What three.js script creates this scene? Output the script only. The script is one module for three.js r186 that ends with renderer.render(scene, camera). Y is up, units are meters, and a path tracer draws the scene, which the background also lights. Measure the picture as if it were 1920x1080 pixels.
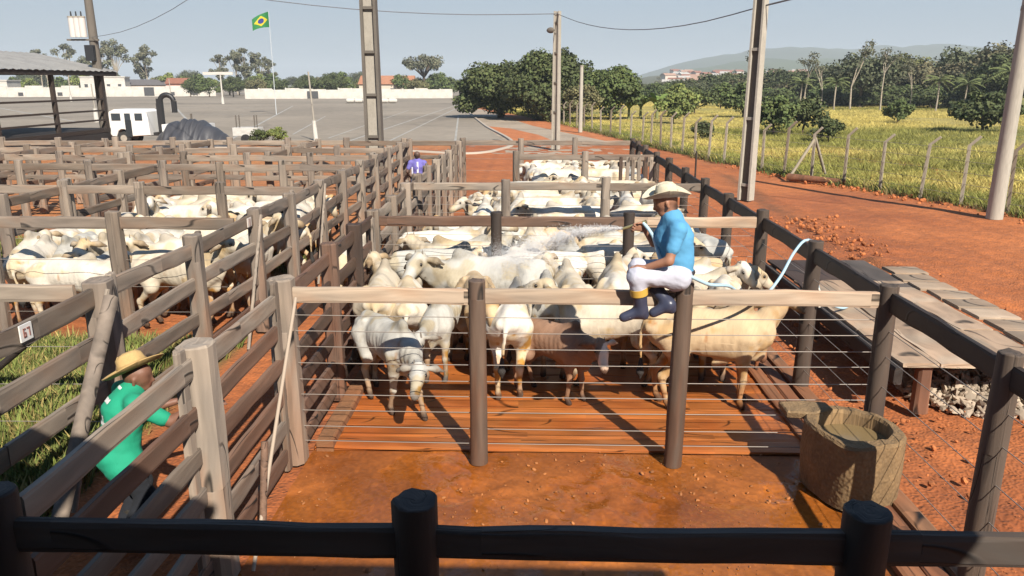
import * as THREE from 'three';
import { mergeGeometries } from 'three/addons/utils/BufferGeometryUtils.js';

// ------------------------------------------------------------------ camera, sky, sun, exposure
const scene = new THREE.Scene();
const camera = new THREE.PerspectiveCamera(41.217, 16 / 9, 0.05, 9000);
camera.position.set(0, 3.7, 0);
camera.rotation.order = 'YXZ';
camera.rotation.set(-15.008 * Math.PI / 180, 1.541 * Math.PI / 180, 0);
const renderer = new THREE.WebGLRenderer({ antialias: true });
renderer.toneMapping = THREE.LinearToneMapping;
renderer.toneMappingExposure = 1.85;
renderer.shadowMap.enabled = true;

const SUN = new THREE.Vector3(0.98, 1.9, 2.1).normalize();
{
  const W = 512, H = 256, d = new Float32Array(W * H * 4);
  const stops = [[-1, 0.1009, 0.0505, 0.0252], [-0.06, 0.1443, 0.0866, 0.0577], [-0.005, 0.209, 0.2299, 0.2448], [0.0, 0.2239, 0.2538, 0.2776], [0.05, 0.2407, 0.2836, 0.3199], [0.12, 0.2221, 0.2847, 0.3471], [0.35, 0.1082, 0.1802, 0.2884], [1, 0.0432, 0.0937, 0.2091]];
  for (let j = 0; j < H; j++) {
    const y = Math.sin((j + .5) / H * Math.PI - Math.PI / 2);
    let k = 0; while (k < stops.length - 2 && stops[k + 1][0] < y) k++;
    const a = stops[k], b = stops[k + 1], t = Math.min(1, Math.max(0, (y - a[0]) / (b[0] - a[0])));
    for (let i = 0; i < W; i++) {
      const o = (j * W + i) * 4;
      for (let c = 0; c < 3; c++) d[o + c] = a[c + 1] + (b[c + 1] - a[c + 1]) * t;
      d[o + 3] = 1;
    }
  }
  const t = new THREE.DataTexture(d, W, H, THREE.RGBAFormat, THREE.FloatType);
  t.mapping = THREE.EquirectangularReflectionMapping;
  t.magFilter = t.minFilter = THREE.LinearFilter; t.needsUpdate = true;
  scene.background = t; scene.environment = t;
}
const sun = new THREE.DirectionalLight(new THREE.Color(1, .93, .82), 5);
sun.position.copy(SUN).multiplyScalar(90).add(new THREE.Vector3(0, 0, -20));
sun.target.position.set(0, 0, -20); scene.add(sun.target);
sun.castShadow = true; sun.shadow.mapSize.set(4096, 4096);
Object.assign(sun.shadow.camera, { left: -70, right: 70, top: 70, bottom: -70, near: 1, far: 260 });
scene.add(sun);
scene.fog = new THREE.FogExp2(new THREE.Color(.60, .66, .71), 0.00034);

// ------------------------------------------------------------------ helpers
function rng(seed) { let a = seed >>> 0; return () => { a |= 0; a = a + 0x6D2B79F5 | 0; let t = Math.imul(a ^ a >>> 15, 1 | a); t = t + Math.imul(t ^ t >>> 7, 61 | t) ^ t; return ((t ^ t >>> 14) >>> 0) / 4294967296; }; }
const R0 = rng(7);
const h3 = (x, y, z) => { let n = Math.imul(x, 374761393) + Math.imul(y, 668265263) + Math.imul(z, 1440662683); n = Math.imul(n ^ n >>> 13, 1274126177); return ((n ^ n >>> 16) >>> 0) / 4294967296; };
const sm = t => t * t * (3 - 2 * t);
function noise(x, y, z = 0, p = 0) {
  const X = Math.floor(x), Y = Math.floor(y), Z = Math.floor(z), u = sm(x - X), v = sm(y - Y), w = sm(z - Z);
  const m = p ? (a => ((a % p) + p) % p) : (a => a);
  const g = (i, j, k) => h3(m(X + i), m(Y + j), Z + k);
  const l = (a, b, t) => a + (b - a) * t;
  return l(l(l(g(0, 0, 0), g(1, 0, 0), u), l(g(0, 1, 0), g(1, 1, 0), u), v), l(l(g(0, 0, 1), g(1, 0, 1), u), l(g(0, 1, 1), g(1, 1, 1), u), v), w);
}
function fbm(x, y, z = 0, o = 4, p = 0) { let s = 0, a = .5, t = 0; for (let i = 0; i < o; i++) { s += a * noise(x, y, z + i * 17, p); t += a; a *= .5; x *= 2; y *= 2; z *= 2; if (p) p *= 2; } return s / t; }
const cl = (x, a = 0, b = 1) => Math.min(b, Math.max(a, x));
const sst = (a, b, x) => sm(cl((x - a) / (b - a)));
const V = (x, y, z) => new THREE.Vector3(x, y, z);

const used = {};
function numbered(n) { if (!(n in used)) { used[n] = 0; return n; } used[n]++; return n + '_' + String(used[n]).padStart(3, '0'); }
function sh(o) { o.traverse(m => { if (m.isMesh) { m.castShadow = true; m.receiveShadow = true; } }); return o; }
function tag(o, label, category, group) { o.userData.label = label; o.userData.category = category; if (group) o.userData.group = group; return o; }
function thing(name, label, category, pos = [0, 0, 0], turn = 0, group) {
  const g = new THREE.Group(); g.name = numbered(name); g.position.set(...pos); g.rotation.y = turn; scene.add(g); return tag(g, label, category, group);
}
function part(parent, name, geo, mat, pos, rot) { const m = new THREE.Mesh(geo, mat); m.name = name; if (pos) m.position.set(...pos); if (rot) m.rotation.set(...rot); m.castShadow = m.receiveShadow = true; parent.add(m); return m; }
function solo(name, geo, mat, label, category, pos, group) { const m = part(scene, numbered(name), geo, mat, pos); return tag(m, label, category, group); }
function struct(name, geo, mat) { const m = part(scene, numbered(name), geo, mat); m.userData.kind = 'structure'; return m; }
function stuff(o, name, label, category) { o.name = numbered(name); o.userData.kind = 'stuff'; o.castShadow = o.receiveShadow = true; scene.add(o); return tag(o, label, category); }
function dup(proto, name, label, category, pos, turn = 0, scale = 1, group) {
  const c = proto.clone(); c.name = numbered(name); c.userData = {}; c.position.set(...pos); c.rotation.set(0, turn, 0);
  if (Array.isArray(scale)) c.scale.set(...scale); else c.scale.setScalar(scale);
  scene.add(c); return tag(c, label, category, group);
}
function geoFrom(pos, idx, uv, col) {
  const g = new THREE.BufferGeometry();
  g.setAttribute('position', new THREE.Float32BufferAttribute(pos, 3));
  if (uv) g.setAttribute('uv', new THREE.Float32BufferAttribute(uv, 2));
  if (col) g.setAttribute('color', new THREE.Float32BufferAttribute(col, 3));
  if (idx) g.setIndex(idx); g.computeVertexNormals(); return g;
}
// ---- textures (colour multipliers and heights), all tiling
function tex(size, fn, srgb) {
  const d = new Uint8Array(size * size * 4);
  for (let j = 0; j < size; j++) for (let i = 0; i < size; i++) {
    const c = fn(i / size, j / size), o = (j * size + i) * 4;
    for (let k = 0; k < 3; k++) { const q = cl(typeof c === 'number' ? c : c[k]); d[o + k] = (srgb ? Math.pow(q, 1 / 2.2) : q) * 255; } d[o + 3] = 255;
  }
  const t = new THREE.DataTexture(d, size, size); t.wrapS = t.wrapT = THREE.RepeatWrapping; t.magFilter = THREE.LinearFilter; t.minFilter = THREE.LinearMipmapLinearFilter; t.generateMipmaps = true;
  if (srgb) t.colorSpace = THREE.SRGBColorSpace; t.needsUpdate = true; return t;
}
function rep(t, a, b = a) { const c = t.clone(); c.repeat.set(a, b); c.needsUpdate = true; return c; }
const grainH = (u, v) => {
  const w = noise(u * 4, v * 4, 3, 4) * .35;
  let g = fbm(u * 6, (v + w * .12) * 48, 1, 3, 6 * 8) * .5 + noise(u * 3, v * 24 + w * 3, 5, 24) * .5;
  const cr = noise(u * 2, v * 20 + w * 4, 9, 20), ln = noise(u * 3, v * 14 + w * 2, 15, 42), gate = sst(.5, .66, noise(u * 4, v * 7, 19, 28)); const crack = (cr > .84 ? (cr - .84) * 2 : 0) + (1 - sst(.0, .045, Math.abs(ln - .5))) * .5 * gate;
  return [g, crack];
};
const woodMap = tex(512, (u, v) => { const [g, c] = grainH(u, v); const s = fbm(u * 4, v * 4, 21, 3, 4); const k = .42 + .62 * g + .25 * (s - .5) - c * 1.2; return [k, k * (.98 - .06 * s), k * (.96 - .14 * s)]; }, true);
const woodBump = tex(512, (u, v) => { const [g, c] = grainH(u, v); return .4 + .5 * g - c; });
const soilMap = tex(512, (u, v) => { const a = fbm(u * 8, v * 8, 2, 5, 8), b = noise(u * 90, v * 90, 4, 90), s = noise(u * 40, v * 40, 8, 40) > .86 ? .14 : 0; const k = .62 + .34 * (a - .5) + .2 * (b - .5) + s; return [k * 1.02, k, k * .98]; }, true);
const soilBump = tex(512, (u, v) => fbm(u * 10, v * 10, 2, 5, 10) * .8 + .2 * noise(u * 90, v * 90, 4, 90));
const mudRough = tex(512, (u, v) => { const a = fbm(u * 5, v * 5, 12, 4, 5); return .16 + .55 * sst(.47, .62, a); });
const hideMap = tex(256, (u, v) => { const a = fbm(u * 4, v * 4, 31, 4, 4), f = noise(u * 70, v * 22, 3, 70) ; const st = sst(.56, .72, a) * .3; const k = .9 - .1 * (f - .5) - st * .25; return [k, k - st * .16, k - st * .5]; }, true);
const hideBump = tex(256, (u, v) => fbm(u * 6, v * 4, 8, 4, 12));
const concMap = tex(256, (u, v) => { const a = fbm(u * 5, v * 5, 5, 5, 5), b = noise(u * 64, v * 64, 6, 64); const k = .72 + .3 * (a - .5) + .14 * (b - .5); return [k, k * .99, k * .97]; }, true);
const barkMap = woodMap;
const asphMap = tex(512, (u, v) => { const a = fbm(u * 4, v * 4, 51, 5, 4), b = noise(u * 128, v * 128, 6, 128), cr = 1 - sst(0, .02, Math.abs(fbm(u * 3, v * 3, 77, 4, 3) - .5)); return .7 + .45 * (a - .5) - cr * .12 + .16 * (b - .5); }, true);
const fieldMap = tex(512, (u, v) => { const a = fbm(u * 6, v * 6, 61, 5, 6), b = noise(u * 80, v * 80, 6, 80); const k = .66 + .5 * (a - .5) + .35 * (b - .5); return [k, k * 1.0, k * .9]; }, true);
// ---- materials
const std = (c, r = .8, o = {}) => new THREE.MeshStandardMaterial({ color: (Array.isArray(c) ? new THREE.Color().setRGB(...c) : new THREE.Color(c)).multiplyScalar(.79), roughness: r, metalness: 0, ...o });
const wood = (c, r = .85) => std(c, r, { map: woodMap, bumpMap: woodBump, bumpScale: .012, vertexColors: true });
const M = {
  grey: [[.37, .31, .26], [.30, .25, .212], [.41, .35, .295], [.25, .203, .165]].map(c => wood(c)),
  brown: [[.105, .062, .043], [.082, .05, .036], [.13, .078, .052]].map(c => wood(c, .7)),
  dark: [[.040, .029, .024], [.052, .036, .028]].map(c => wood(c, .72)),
  pale: [[.74, .60, .47], [.66, .53, .41]].map(c => wood(c)),
  red: [[.25, .15, .105], [.20, .12, .085]].map(c => wood(c, .8)),
  wire: std([.31, .27, .235], .5, { metalness: .2 }),
  conc: std([.50, .455, .39], .9, { map: concMap, bumpMap: concMap, bumpScale: .004 }),
  concPale: std([.60, .55, .47], .9, { map: concMap, bumpMap: concMap, bumpScale: .004 }),
  concDark: std([.19, .165, .14], .9, { map: concMap, bumpMap: concMap, bumpScale: .004 }),
  black: std([.02, .02, .022], .5),
  white: std([.80, .78, .74], .6, { map: concMap }),
};
const pick = (a, r) => a[Math.floor(r() * a.length)];
// ---- wooden pieces
function board(L, h, t, seed, mud = 0, seg = 8) {               // along x, centred
  const r = rng(seed), pos = [], uv = [], idx = [], col = [], u0 = r() * 5, v0 = r() * 5, tone = .86 + r() * .26, bow = (r() - .5) * .02;
  const ring = [[-1, -1], [-.72, -1], [.72, -1], [1, -.72], [1, .72], [.72, 1], [-.72, 1], [-1, .72], [-1, -.72]].slice(1);   // (z, y) of a chamfered section
  const n = ring.length;
  for (let i = 0; i <= seg; i++) {
    const x = -L / 2 + L * i / seg; let p = 0;
    for (let j = 0; j < n; j++) {
      const [z, y] = ring[j];
      const jy = (noise(x * 2.3 + u0, y * 3, seed) - .5) * h * .09 + (noise(x * 9 + u0, y * 5, seed + 1) - .5) * h * .05, jz = (noise(x * 3.1, z * 3 + v0, seed + 5) - .5) * t * .12;
      pos.push(x + (i === 0 || i === seg ? (noise(y * 5, z * 5, seed + i) - .5) * .012 : 0), y * h / 2 + jy + bow * (1 - (2 * x / L) ** 2), z * t / 2 + jz);
      uv.push((x + u0) * .5, v0 + p * .5); p += .1;
      const k = tone * (.93 + .14 * noise(x * 4 + u0, j, seed)); const m = mud * sst(.5, .62, noise(x * 3 + u0, y * 2, seed + 3)) * .6;
      col.push(k, k * (1 - m * .4), k * (1 - m * .65));
    }
  }
  for (let i = 0; i < seg; i++) for (let j = 0; j < n; j++) { const a = i * n + j, b = i * n + (j + 1) % n; idx.push(a, b, a + n, b, b + n, a + n); }
  for (let j = 1; j < n - 1; j++) { idx.push(0, j + 1, j); const e = seg * n; idx.push(e, e + j, e + j + 1); }
  const g = geoFrom(pos, idx, uv, col).toNonIndexed(); g.computeVertexNormals(); return g;
}
function post(h, w, d, seed, round, mud = .4) {                      // along y from 0
  const r = rng(seed), pos = [], uv = [], idx = [], col = [], n = round ? 14 : 12, seg = 10, u0 = r() * 5, lean = (r() - .5) * .02, tone = .88 + r() * .24;
  for (let i = 0; i <= seg + 1; i++) {
    const top = i === seg + 1, y = top ? h : (h - .012) * i / seg, sh = top ? .9 : 1;
    for (let j = 0; j < n; j++) {
      const a = j / n * Math.PI * 2; let x = Math.cos(a), z = Math.sin(a);
      if (!round) { const q = Math.pow(Math.pow(Math.abs(x), 5) + Math.pow(Math.abs(z), 5), -1 / 5); x *= q; z *= q; }
      const jit = 1 + (noise(x * 2 + 9, y * 1.6, z * 2 + seed) - .5) * .14 + (noise(j * 1.9, y * .5, seed) - .5) * .1, tp = 1 - .06 * y / h;
      pos.push(x * w / 2 * jit * sh * tp + lean * y, y + (top ? (noise(x * 3, z * 3, seed) - .5) * .02 : 0), z * d / 2 * jit * sh * tp);
      uv.push((y + u0) * .5, j / n * (w + d) * .9 + u0);
      const m = mud * sst(.42, .56, noise(j * .8, y * 2.4, seed + 2) - (y - .6) * .4), k = tone * (.9 + .2 * noise(j * 1.1, y * 3, seed + 7));
      col.push(k * (1 + m * .1), k * (1 - m * .32), k * (1 - m * .55));
    }
  }
  for (let i = 0; i <= seg; i++) for (let j = 0; j < n; j++) { const a = i * n + j, b = i * n + (j + 1) % n; idx.push(a, a + n, b, b, a + n, b + n); }
  const c = pos.length / 3; pos.push(lean * h, h - .008, 0); uv.push(u0, u0); col.push(tone, tone, tone);
  for (let j = 0; j < n; j++) idx.push(c, (seg + 1) * n + (j + 1) % n, (seg + 1) * n + j);
  const g = geoFrom(pos, idx, uv, col).toNonIndexed(); g.computeVertexNormals();
  if (round) { const g2 = geoFrom(pos, idx, uv, col); return g2; }
  return g;
}
const cache = {};
const memo = (k, f) => cache[k] || (cache[k] = f());
function wire(a, b, r = .0055, sag = 0) {
  const pts = []; for (let i = 0; i <= 6; i++) { const t = i / 6; pts.push(a.clone().lerp(b, t).add(V(0, -sag * 4 * t * (1 - t), 0))); }
  return new THREE.TubeGeometry(new THREE.CatmullRomCurve3(pts), sag ? 12 : 6, r, 5);
}
function rod(a, b, r0, r1 = r0, seg = 8) { const d = b.clone().sub(a), g = new THREE.CylinderGeometry(r1, r0, d.length(), seg); g.applyQuaternion(new THREE.Quaternion().setFromUnitVectors(V(0, 1, 0), d.clone().normalize())); const m = a.clone().add(b).multiplyScalar(.5); g.translate(m.x, m.y, m.z); return g; }
const box = (w, h, d, x = 0, y = 0, z = 0) => new THREE.BoxGeometry(w, h, d).translate(x, y, z);
// a straight fence: posts at distances ps from a along the direction to b; rails between posts; wires along the whole run
function fence(o) {
  const [ax, az] = o.a, [bx, bz] = o.b, L = Math.hypot(bx - ax, bz - az), turn = Math.atan2(-(bz - az), bx - ax), r = rng(o.seed);
  const f = thing(o.name || 'wooden_fence', o.label, 'fence', [ax, 0, az], turn);
  const ps = o.posts || (() => { const n = Math.round(L / (o.step || 1.88)), q = []; for (let i = 0; i <= n; i++) q.push(L * i / n); return q; })();
  const H = o.h || 1.9, w = o.w || .19, d = o.d || .19;
  ps.forEach((p, i) => {
    if (o.skip && o.skip.includes(i)) return;
    const k = Math.floor(r() * 5), g = memo(`p${H},${w},${d},${k},${!!o.round}`, () => post(H, w, d, 100 + k * 7 + Math.round(w * 100), o.round, o.mud ?? .45));
    const m = part(f, 'post', g, pick(o.pm || M.grey, r), [p, 0, 0], [0, r() * 6, 0]); if (!o.round) m.rotation.y = Math.round(r() * 3) * Math.PI / 2 * (w === d ? 1 : 0);
    m.scale.y = .985 + r() * .03;
    if (o.batten) { const kk = Math.floor(r() * 4); for (const s of o.batten) { const hb = H * (.93 + r() * .1); part(f, 'batten', memo(`b${kk},${H}`, () => post(H, .13, .06, 300 + kk, false, .5)), pick(o.pm || M.grey, r), [p + s * (w / 2 + .045 + r() * .02), 0, (r() - .5) * .05], [0, 0, (r() - .5) * .03]).scale.y = hb / H; } }
  });
  for (const [y, h, t, mats, z = 0] of o.rails || []) for (let i = 0; i + 1 < ps.length; i++) {
    const len = ps[i + 1] - ps[i], k = Math.floor(r() * 4), lq = Math.round(len * 20) / 20;
    const g = memo(`r${lq},${h},${t},${k}`, () => board(lq - .01, h, t, 500 + k * 13 + Math.round(h * 100), .5));
    const mm = o.railMat && o.railMat(i, y) || pick(mats || M.grey, r);
    part(f, 'rail', g, mm, [(ps[i] + ps[i + 1]) / 2, y + (r() - .5) * (o.jit ?? .02), z + (r() - .5) * .01], [0, 0, (r() - .5) * (o.jit ?? .02)]).scale.x = len / lq;
  }
  for (const y of o.wires || []) part(f, 'wire', wire(V(0, y, 0), V(L, y + (r() - .5) * .02, 0), o.wr || .0038, .012), M.wire);
  return f;
}

// ------------------------------------------------------------------ ground and setting
function field(nx, nz, fn) { // fn(u,v) -> [x,y,z, r,g,b]
  const pos = [], uv = [], col = [], idx = [];
  for (let j = 0; j <= nz; j++) for (let i = 0; i <= nx; i++) { const p = fn(i / nx, j / nz); pos.push(p[0], p[1], p[2]); uv.push(p[0] / 2, p[2] / 2); col.push(p[3], p[4], p[5]); }
  for (let j = 0; j < nz; j++) for (let i = 0; i < nx; i++) { const a = j * (nx + 1) + i, b = a + 1, c = a + nx + 1; idx.push(a, b, c, b, c + 1, c); }
  const g = geoFrom(pos, idx, uv, col);
  const n = g.attributes.normal; let s = 0; for (let i = 0; i < n.count; i++) s += n.getY(i);
  if (s < 0) { for (let i = 0; i < idx.length; i += 3) { const t = idx[i]; idx[i] = idx[i + 1]; idx[i + 1] = t; } g.setIndex(idx); g.computeVertexNormals(); }
  return g;
}
function polySheet(pts, y) { const s = new THREE.Shape(pts.map(p => new THREE.Vector2(p[0], -p[1]))); const g = new THREE.ShapeGeometry(s); g.rotateX(-Math.PI / 2); g.translate(0, y, 0); const p = g.attributes.position, u = g.attributes.uv; for (let i = 0; i < p.count; i++) u.setXY(i, p.getX(i) / 2, p.getZ(i) / 2); return g; }
struct('ground', polySheet([[-4000, 60], [4000, 60], [4000, -5000], [-4000, -5000]], -.09), std([.20, .19, .09], 1, { map: rep(fieldMap, .05) }));
// the line of the field fence, x for a given z
const fenceLine = [[16.2, -12], [14.9, -18.5], [12.95, -26], [10.6, -32], [9.1, -38], [8.1, -43], [7.2, -48], [5.7, -57], [4.4, -64], [2.6, -74], [-3, -100], [-8, -125], [-16, -180], [-30, -420]];
function fx(z) { for (let i = 0; i + 1 < fenceLine.length; i++) { const [x0, z0] = fenceLine[i], [x1, z1] = fenceLine[i + 1]; if (z <= z0 && z >= z1) return x0 + (x1 - x0) * (z - z0) / (z1 - z0); } return 16.2; }
const SOIL = [.70, .205, .052];
{ // red soil under the pens and the dirt road beside them
  const c0 = SOIL;
  const g = field(300, 270, (u, v) => {
    const x = -36 + 54 * u, z = 6 - 54 * v;
    const road = sst(3.6, 4.6, x), big = fbm(x * .22, z * .22, 3, 4), lump = fbm(x * 1.6, z * 1.6, 8, 4), rough = sst(.0, 1.6, 8.6 - Math.abs(x - 5.6) * 1.5 + z * .0);
    let y = -.045 + road * ((big - .5) * .16 + (lump - .5) * (.05 + .15 * sst(-24, -8, z) * rough) + (fbm(x * 5, z * 5, 18, 3) - .5) * .1 * rough * sst(-26, -10, z)) + (1 - road) * (lump - .5) * .02;
    const rut = Math.abs(x - (7.6 + Math.sin(z * .11) * .5 - (z + 20) * .03)); y -= road * .05 * Math.exp(-rut * rut * 5);
    const rx = x - (6.95 - (z + 12) * .075), rg = Math.exp(-rx * rx * 1.6) * sst(-19, -15, z); y += rg * (.06 + .26 * fbm(x * 2.4, z * 2.4, 23, 3) * sst(.35, .6, fbm(x * .9, z * .9, 27, 2)));
    y = x < 3.6 ? Math.min(y, -.03) : Math.max(-.068, Math.min(y, .3));
    const p = fbm(x * .5, z * .5, 11, 4), q = fbm(x * .16, z * .16, 14, 3);
    const dmp = road * Math.exp(-rut * rut * 7) * .4 * sst(.4, .6, p);
    let r = .82 + .5 * (p - .5) - dmp, gr = .84 + .62 * (p - .5) - dmp * .8 + .12 * (q - .5), b = .85 + .7 * (p - .5) - dmp * .5;
    const pale = road * sst(.5, .62, q) * .3; r += pale * .45; gr += pale * .5; b += pale * .5;
    const gl = sst(-4.1, -4.4, x) * Math.max(sst(-11.6, -10.2, z), sst(-14.2, -15.2, z) * sst(-18.2, -17.4, z) * .85) * sst(.3, .46, p + .08);   // trodden grass in the left pens
    r += (.30 - r) * gl; gr += (.80 - gr) * gl; b += (1.0 - b) * gl;
    { const lp = sst(-4.0, -4.4, x) * sst(-14.6, -15.4, z) * .8; r *= 1 + .12 * lp; gr *= 1 + .5 * lp; b *= 1 + .9 * lp; }
    const gc = .7 * sst(-15.4, -16, z) * sst(-20.5, -19, z) * sst(-.6, -1.4, x) * sst(-2.3, -2.0, x); r += (.36 - r) * gc; gr += (.95 - gr) * gc;
    return [x, y, z, r, gr, b];
  });
  struct('dirt_ground', g, std(c0, .95, { map: soilMap, bumpMap: soilBump, bumpScale: .055, vertexColors: true }));
}
{ // red verge and farther soil between the road and the big trees
  const s = std([.72, .24, .075], .95, { map: rep(soilMap, .5), bumpMap: rep(soilBump, .5), bumpScale: .03 });
  struct('dirt_verge', polySheet([[-4.5, -44], [9.2, -38], [8.1, -43], [7.2, -48], [5.7, -57], [4.4, -64], [2.6, -74], [-3, -100], [-8, -125], [-12, -125], [-9, -100], [-4, -70], [0, -50]], -.055), s);
  struct('asphalt_lot', polySheet([[-420, -46], [-30, -47], [-9, -44.6], [-3.6, -42.2], [-1.9, -45.5], [-1.5, -49.4], [-4.5, -70], [-9.9, -112.7], [-20, -190], [-34, -420], [-420, -420]], -.05), std([.39, .325, .25], .92, { map: rep(asphMap, .035), bumpMap: rep(asphMap, .3), bumpScale: .01 }));
  struct('paved_lane', polySheet([[-9.9, -112.7], [-4.5, -70], [-1.5, -49.4], [-1.9, -45.5], [-3.2, -42.2], [6.6, -42.0], [5.9, -47.9], [0, -70.2], [-7.25, -112.8], [-10.6, -125]], -.046), std([.52, .41, .30], .9, { map: rep(asphMap, .2) }));
  struct('soil_patch', polySheet([[-4.3, -70], [-1.9, -66], [.4, -58], [1.2, -53], [-1.3, -52], [-2.9, -60]], -.042), s);
  const kerb = new THREE.CatmullRomCurve3([V(-20, 0, -45.4), V(-9, 0, -44.4), V(-3.4, 0, -42.0), V(-1.7, 0, -45.4), V(-1.3, 0, -49.4), V(-4.3, 0, -70), V(-9.7, 0, -112.7)]);
  const ks = new THREE.Shape([new THREE.Vector2(-.1, -.09), new THREE.Vector2(-.1, .1), new THREE.Vector2(.1, .1), new THREE.Vector2(.1, -.09)]);
  { const pts = kerb.getPoints(80), pos = [], idx = []; pts.forEach((p, i) => { const q = pts[Math.min(i + 1, 80)].clone().sub(pts[Math.max(i - 1, 0)]).normalize(); const nx = -q.z, nz = q.x; for (const [s, y] of [[-.11, -.09], [-.11, .05], [.11, .05], [.11, -.09]]) pos.push(p.x + nx * s, y, p.z + nz * s); if (i < 80) for (let k = 0; k < 3; k++) { const a = i * 4 + k; idx.push(a, a + 1, a + 4, a + 1, a + 5, a + 4); } }); const g = geoFrom(pos, idx); g.setAttribute('uv', new THREE.Float32BufferAttribute(new Float32Array(pos.length / 3 * 2), 2)); struct('kerb', g, std([.44, .37, .30], .9)); }
  // painted lines on the lot
  const lm = std([.52, .50, .46], .85, { map: rep(concMap, .2) });
  for (const [x0, z0, x1, z1, w] of [[-9.5, -50, -12.6, -150, .16], [-12.2, -50, -13.5, -150, .2], [-14.3, -54, -17.5, -110, .14], [-5.2, -52, -8.6, -90, .16], [-19.5, -48, -40, -130, .22], [-26, -60, -60, -130, .25], [-44, -75, -92, -130, .3], [-62, -88, -120, -140, .35], [-32, -95, -76, -100, .3], [-40, -120, -98, -123, .35], [-18, -58, -24, -90, .14]]) {
    const dx = x1 - x0, dz = z1 - z0, l = Math.hypot(dx, dz), nx = -dz / l * w / 2, nz = dx / l * w / 2;
    struct('painted_line', polySheet([[x0 + nx, z0 + nz], [x1 + nx, z1 + nz], [x1 - nx, z1 - nz], [x0 - nx, z0 - nz]], -.044), lm);
  }
}
{ // rough grass field to the right of the wire fence
  const g = field(130, 210, (u, v) => {
    const z = -5 - 445 * Math.pow(v, 1.7), x = fx(z) + .25 + 330 * Math.pow(u, 2.2);
    const y = -.07 + sst(0, 6, x - fx(z)) * ((fbm(x * .05, z * .05, 2, 3) - .35) * .9 + (fbm(x * .5, z * .5, 5, 3) - .5) * .16);
    const a = fbm(x * .045, z * .07, 20, 4), b = fbm(x * .3, z * .4, 24, 4), dry = sst(.42, .58, a), near = sst(-60, -42, z);
    const t = cl(dry * .8 + near * .25 + .05 - sst(.5, .7, b) * .5), gr = [.25, .25, .06], ye = [.58, .46, .14], k = .8 + .5 * (b - .3);
    return [x, y, z, (gr[0] + (ye[0] - gr[0]) * t) * k, (gr[1] + (ye[1] - gr[1]) * t) * k, (gr[2] + (ye[2] - gr[2]) * t) * k];
  });
  struct('grass_field', g, std([1.25, 1.25, 1.25], 1, { map: rep(fieldMap, .25), bumpMap: fieldMap, bumpScale: .08, vertexColors: true }));
}
{ // wet mud floor of the nearest pen, then the boarded part behind the gate rail
  const g = field(140, 120, (u, v) => {
    const x = -2.27 + 5.3 * u, z = -2.6 - 4.62 * v, l = fbm(x * 1.4, z * 1.4, 4, 3), hoof = noise(x * 6.5, z * 6.5, 7), f = fbm(x * 9, z * 9, 9, 3);
    const dry = sst(.46, .62, l + (z < -6.2 ? .08 : -.03));
    const y = -.004 + dry * ((hoof - .5) * .034 + (f - .5) * .042) - (hoof > .82 ? (hoof - .82) * .12 * dry : 0);
    const p = fbm(x * .9, z * 1.3, 30, 4), k = .78 + .5 * (p - .5) + (dry - .5) * .14 + (f - .5) * .3 * dry;
    return [x, y, z, k, k * (.96 + .2 * (p - .5)), k * (.96 + .3 * (p - .5))];
  });
  struct('mud_floor', g, new THREE.MeshPhysicalMaterial({ color: new THREE.Color().setRGB(.46, .142, .023), roughness: .95, roughnessMap: mudRough, map: rep(soilMap, .7), bumpMap: soilBump, bumpScale: .008, vertexColors: true, specularIntensity: .9 }));
  const fl = struct('board_floor', box(5.3, .05, 4.0, .4, -.045, -9.25), std([.40, .14, .04], .6));
  const r = rng(31), pm = [[.50, .165, .04], [.44, .14, .032], [.55, .19, .05], [.47, .15, .034]]  .map(c => std(c, .42, { map: woodMap, bumpMap: woodBump, bumpScale: .003, vertexColors: true }));
  for (let i = 0; i < 15; i++) { const z = -7.36 - i * .262, k = i % 5; part(fl, 'plank', memo('pl' + k, () => board(5.3, .04, .256, 900 + k, .6, 20)), pick(pm, r), [.4, .01 + r() * .004, z], [0, (r() - .5) * .004, 0]); }
  // low kerbs at both sides of the floor
  struct('floor_kerb', board(4.0, .16, .18, 951, .6, 16).rotateY(Math.PI / 2).translate(-2.14, .05, -9.2), std([.40, .185, .08], .9, { map: soilMap, vertexColors: true }));
  const kb = struct('timber_walk', box(.62, .03, 8.2, 3.14, -.02, -7.1), std([.22, .09, .04], .9));
  for (let i = 0; i < 3; i++) part(kb, 'plank', board(8.2, .07, .17, 960 + i, .6, 20), [M.red[0], M.red[1], M.pale[1]][i] && std([[.36, .16, .075], [.27, .115, .055], [.33, .17, .09]][i], .75, { map: woodMap, bumpMap: woodBump, bumpScale: .006, vertexColors: true }), [2.93 + i * .205, .03 + (i === 1 ? -.02 : .012), -7.1], [0, Math.PI / 2, 0]);
}

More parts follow.
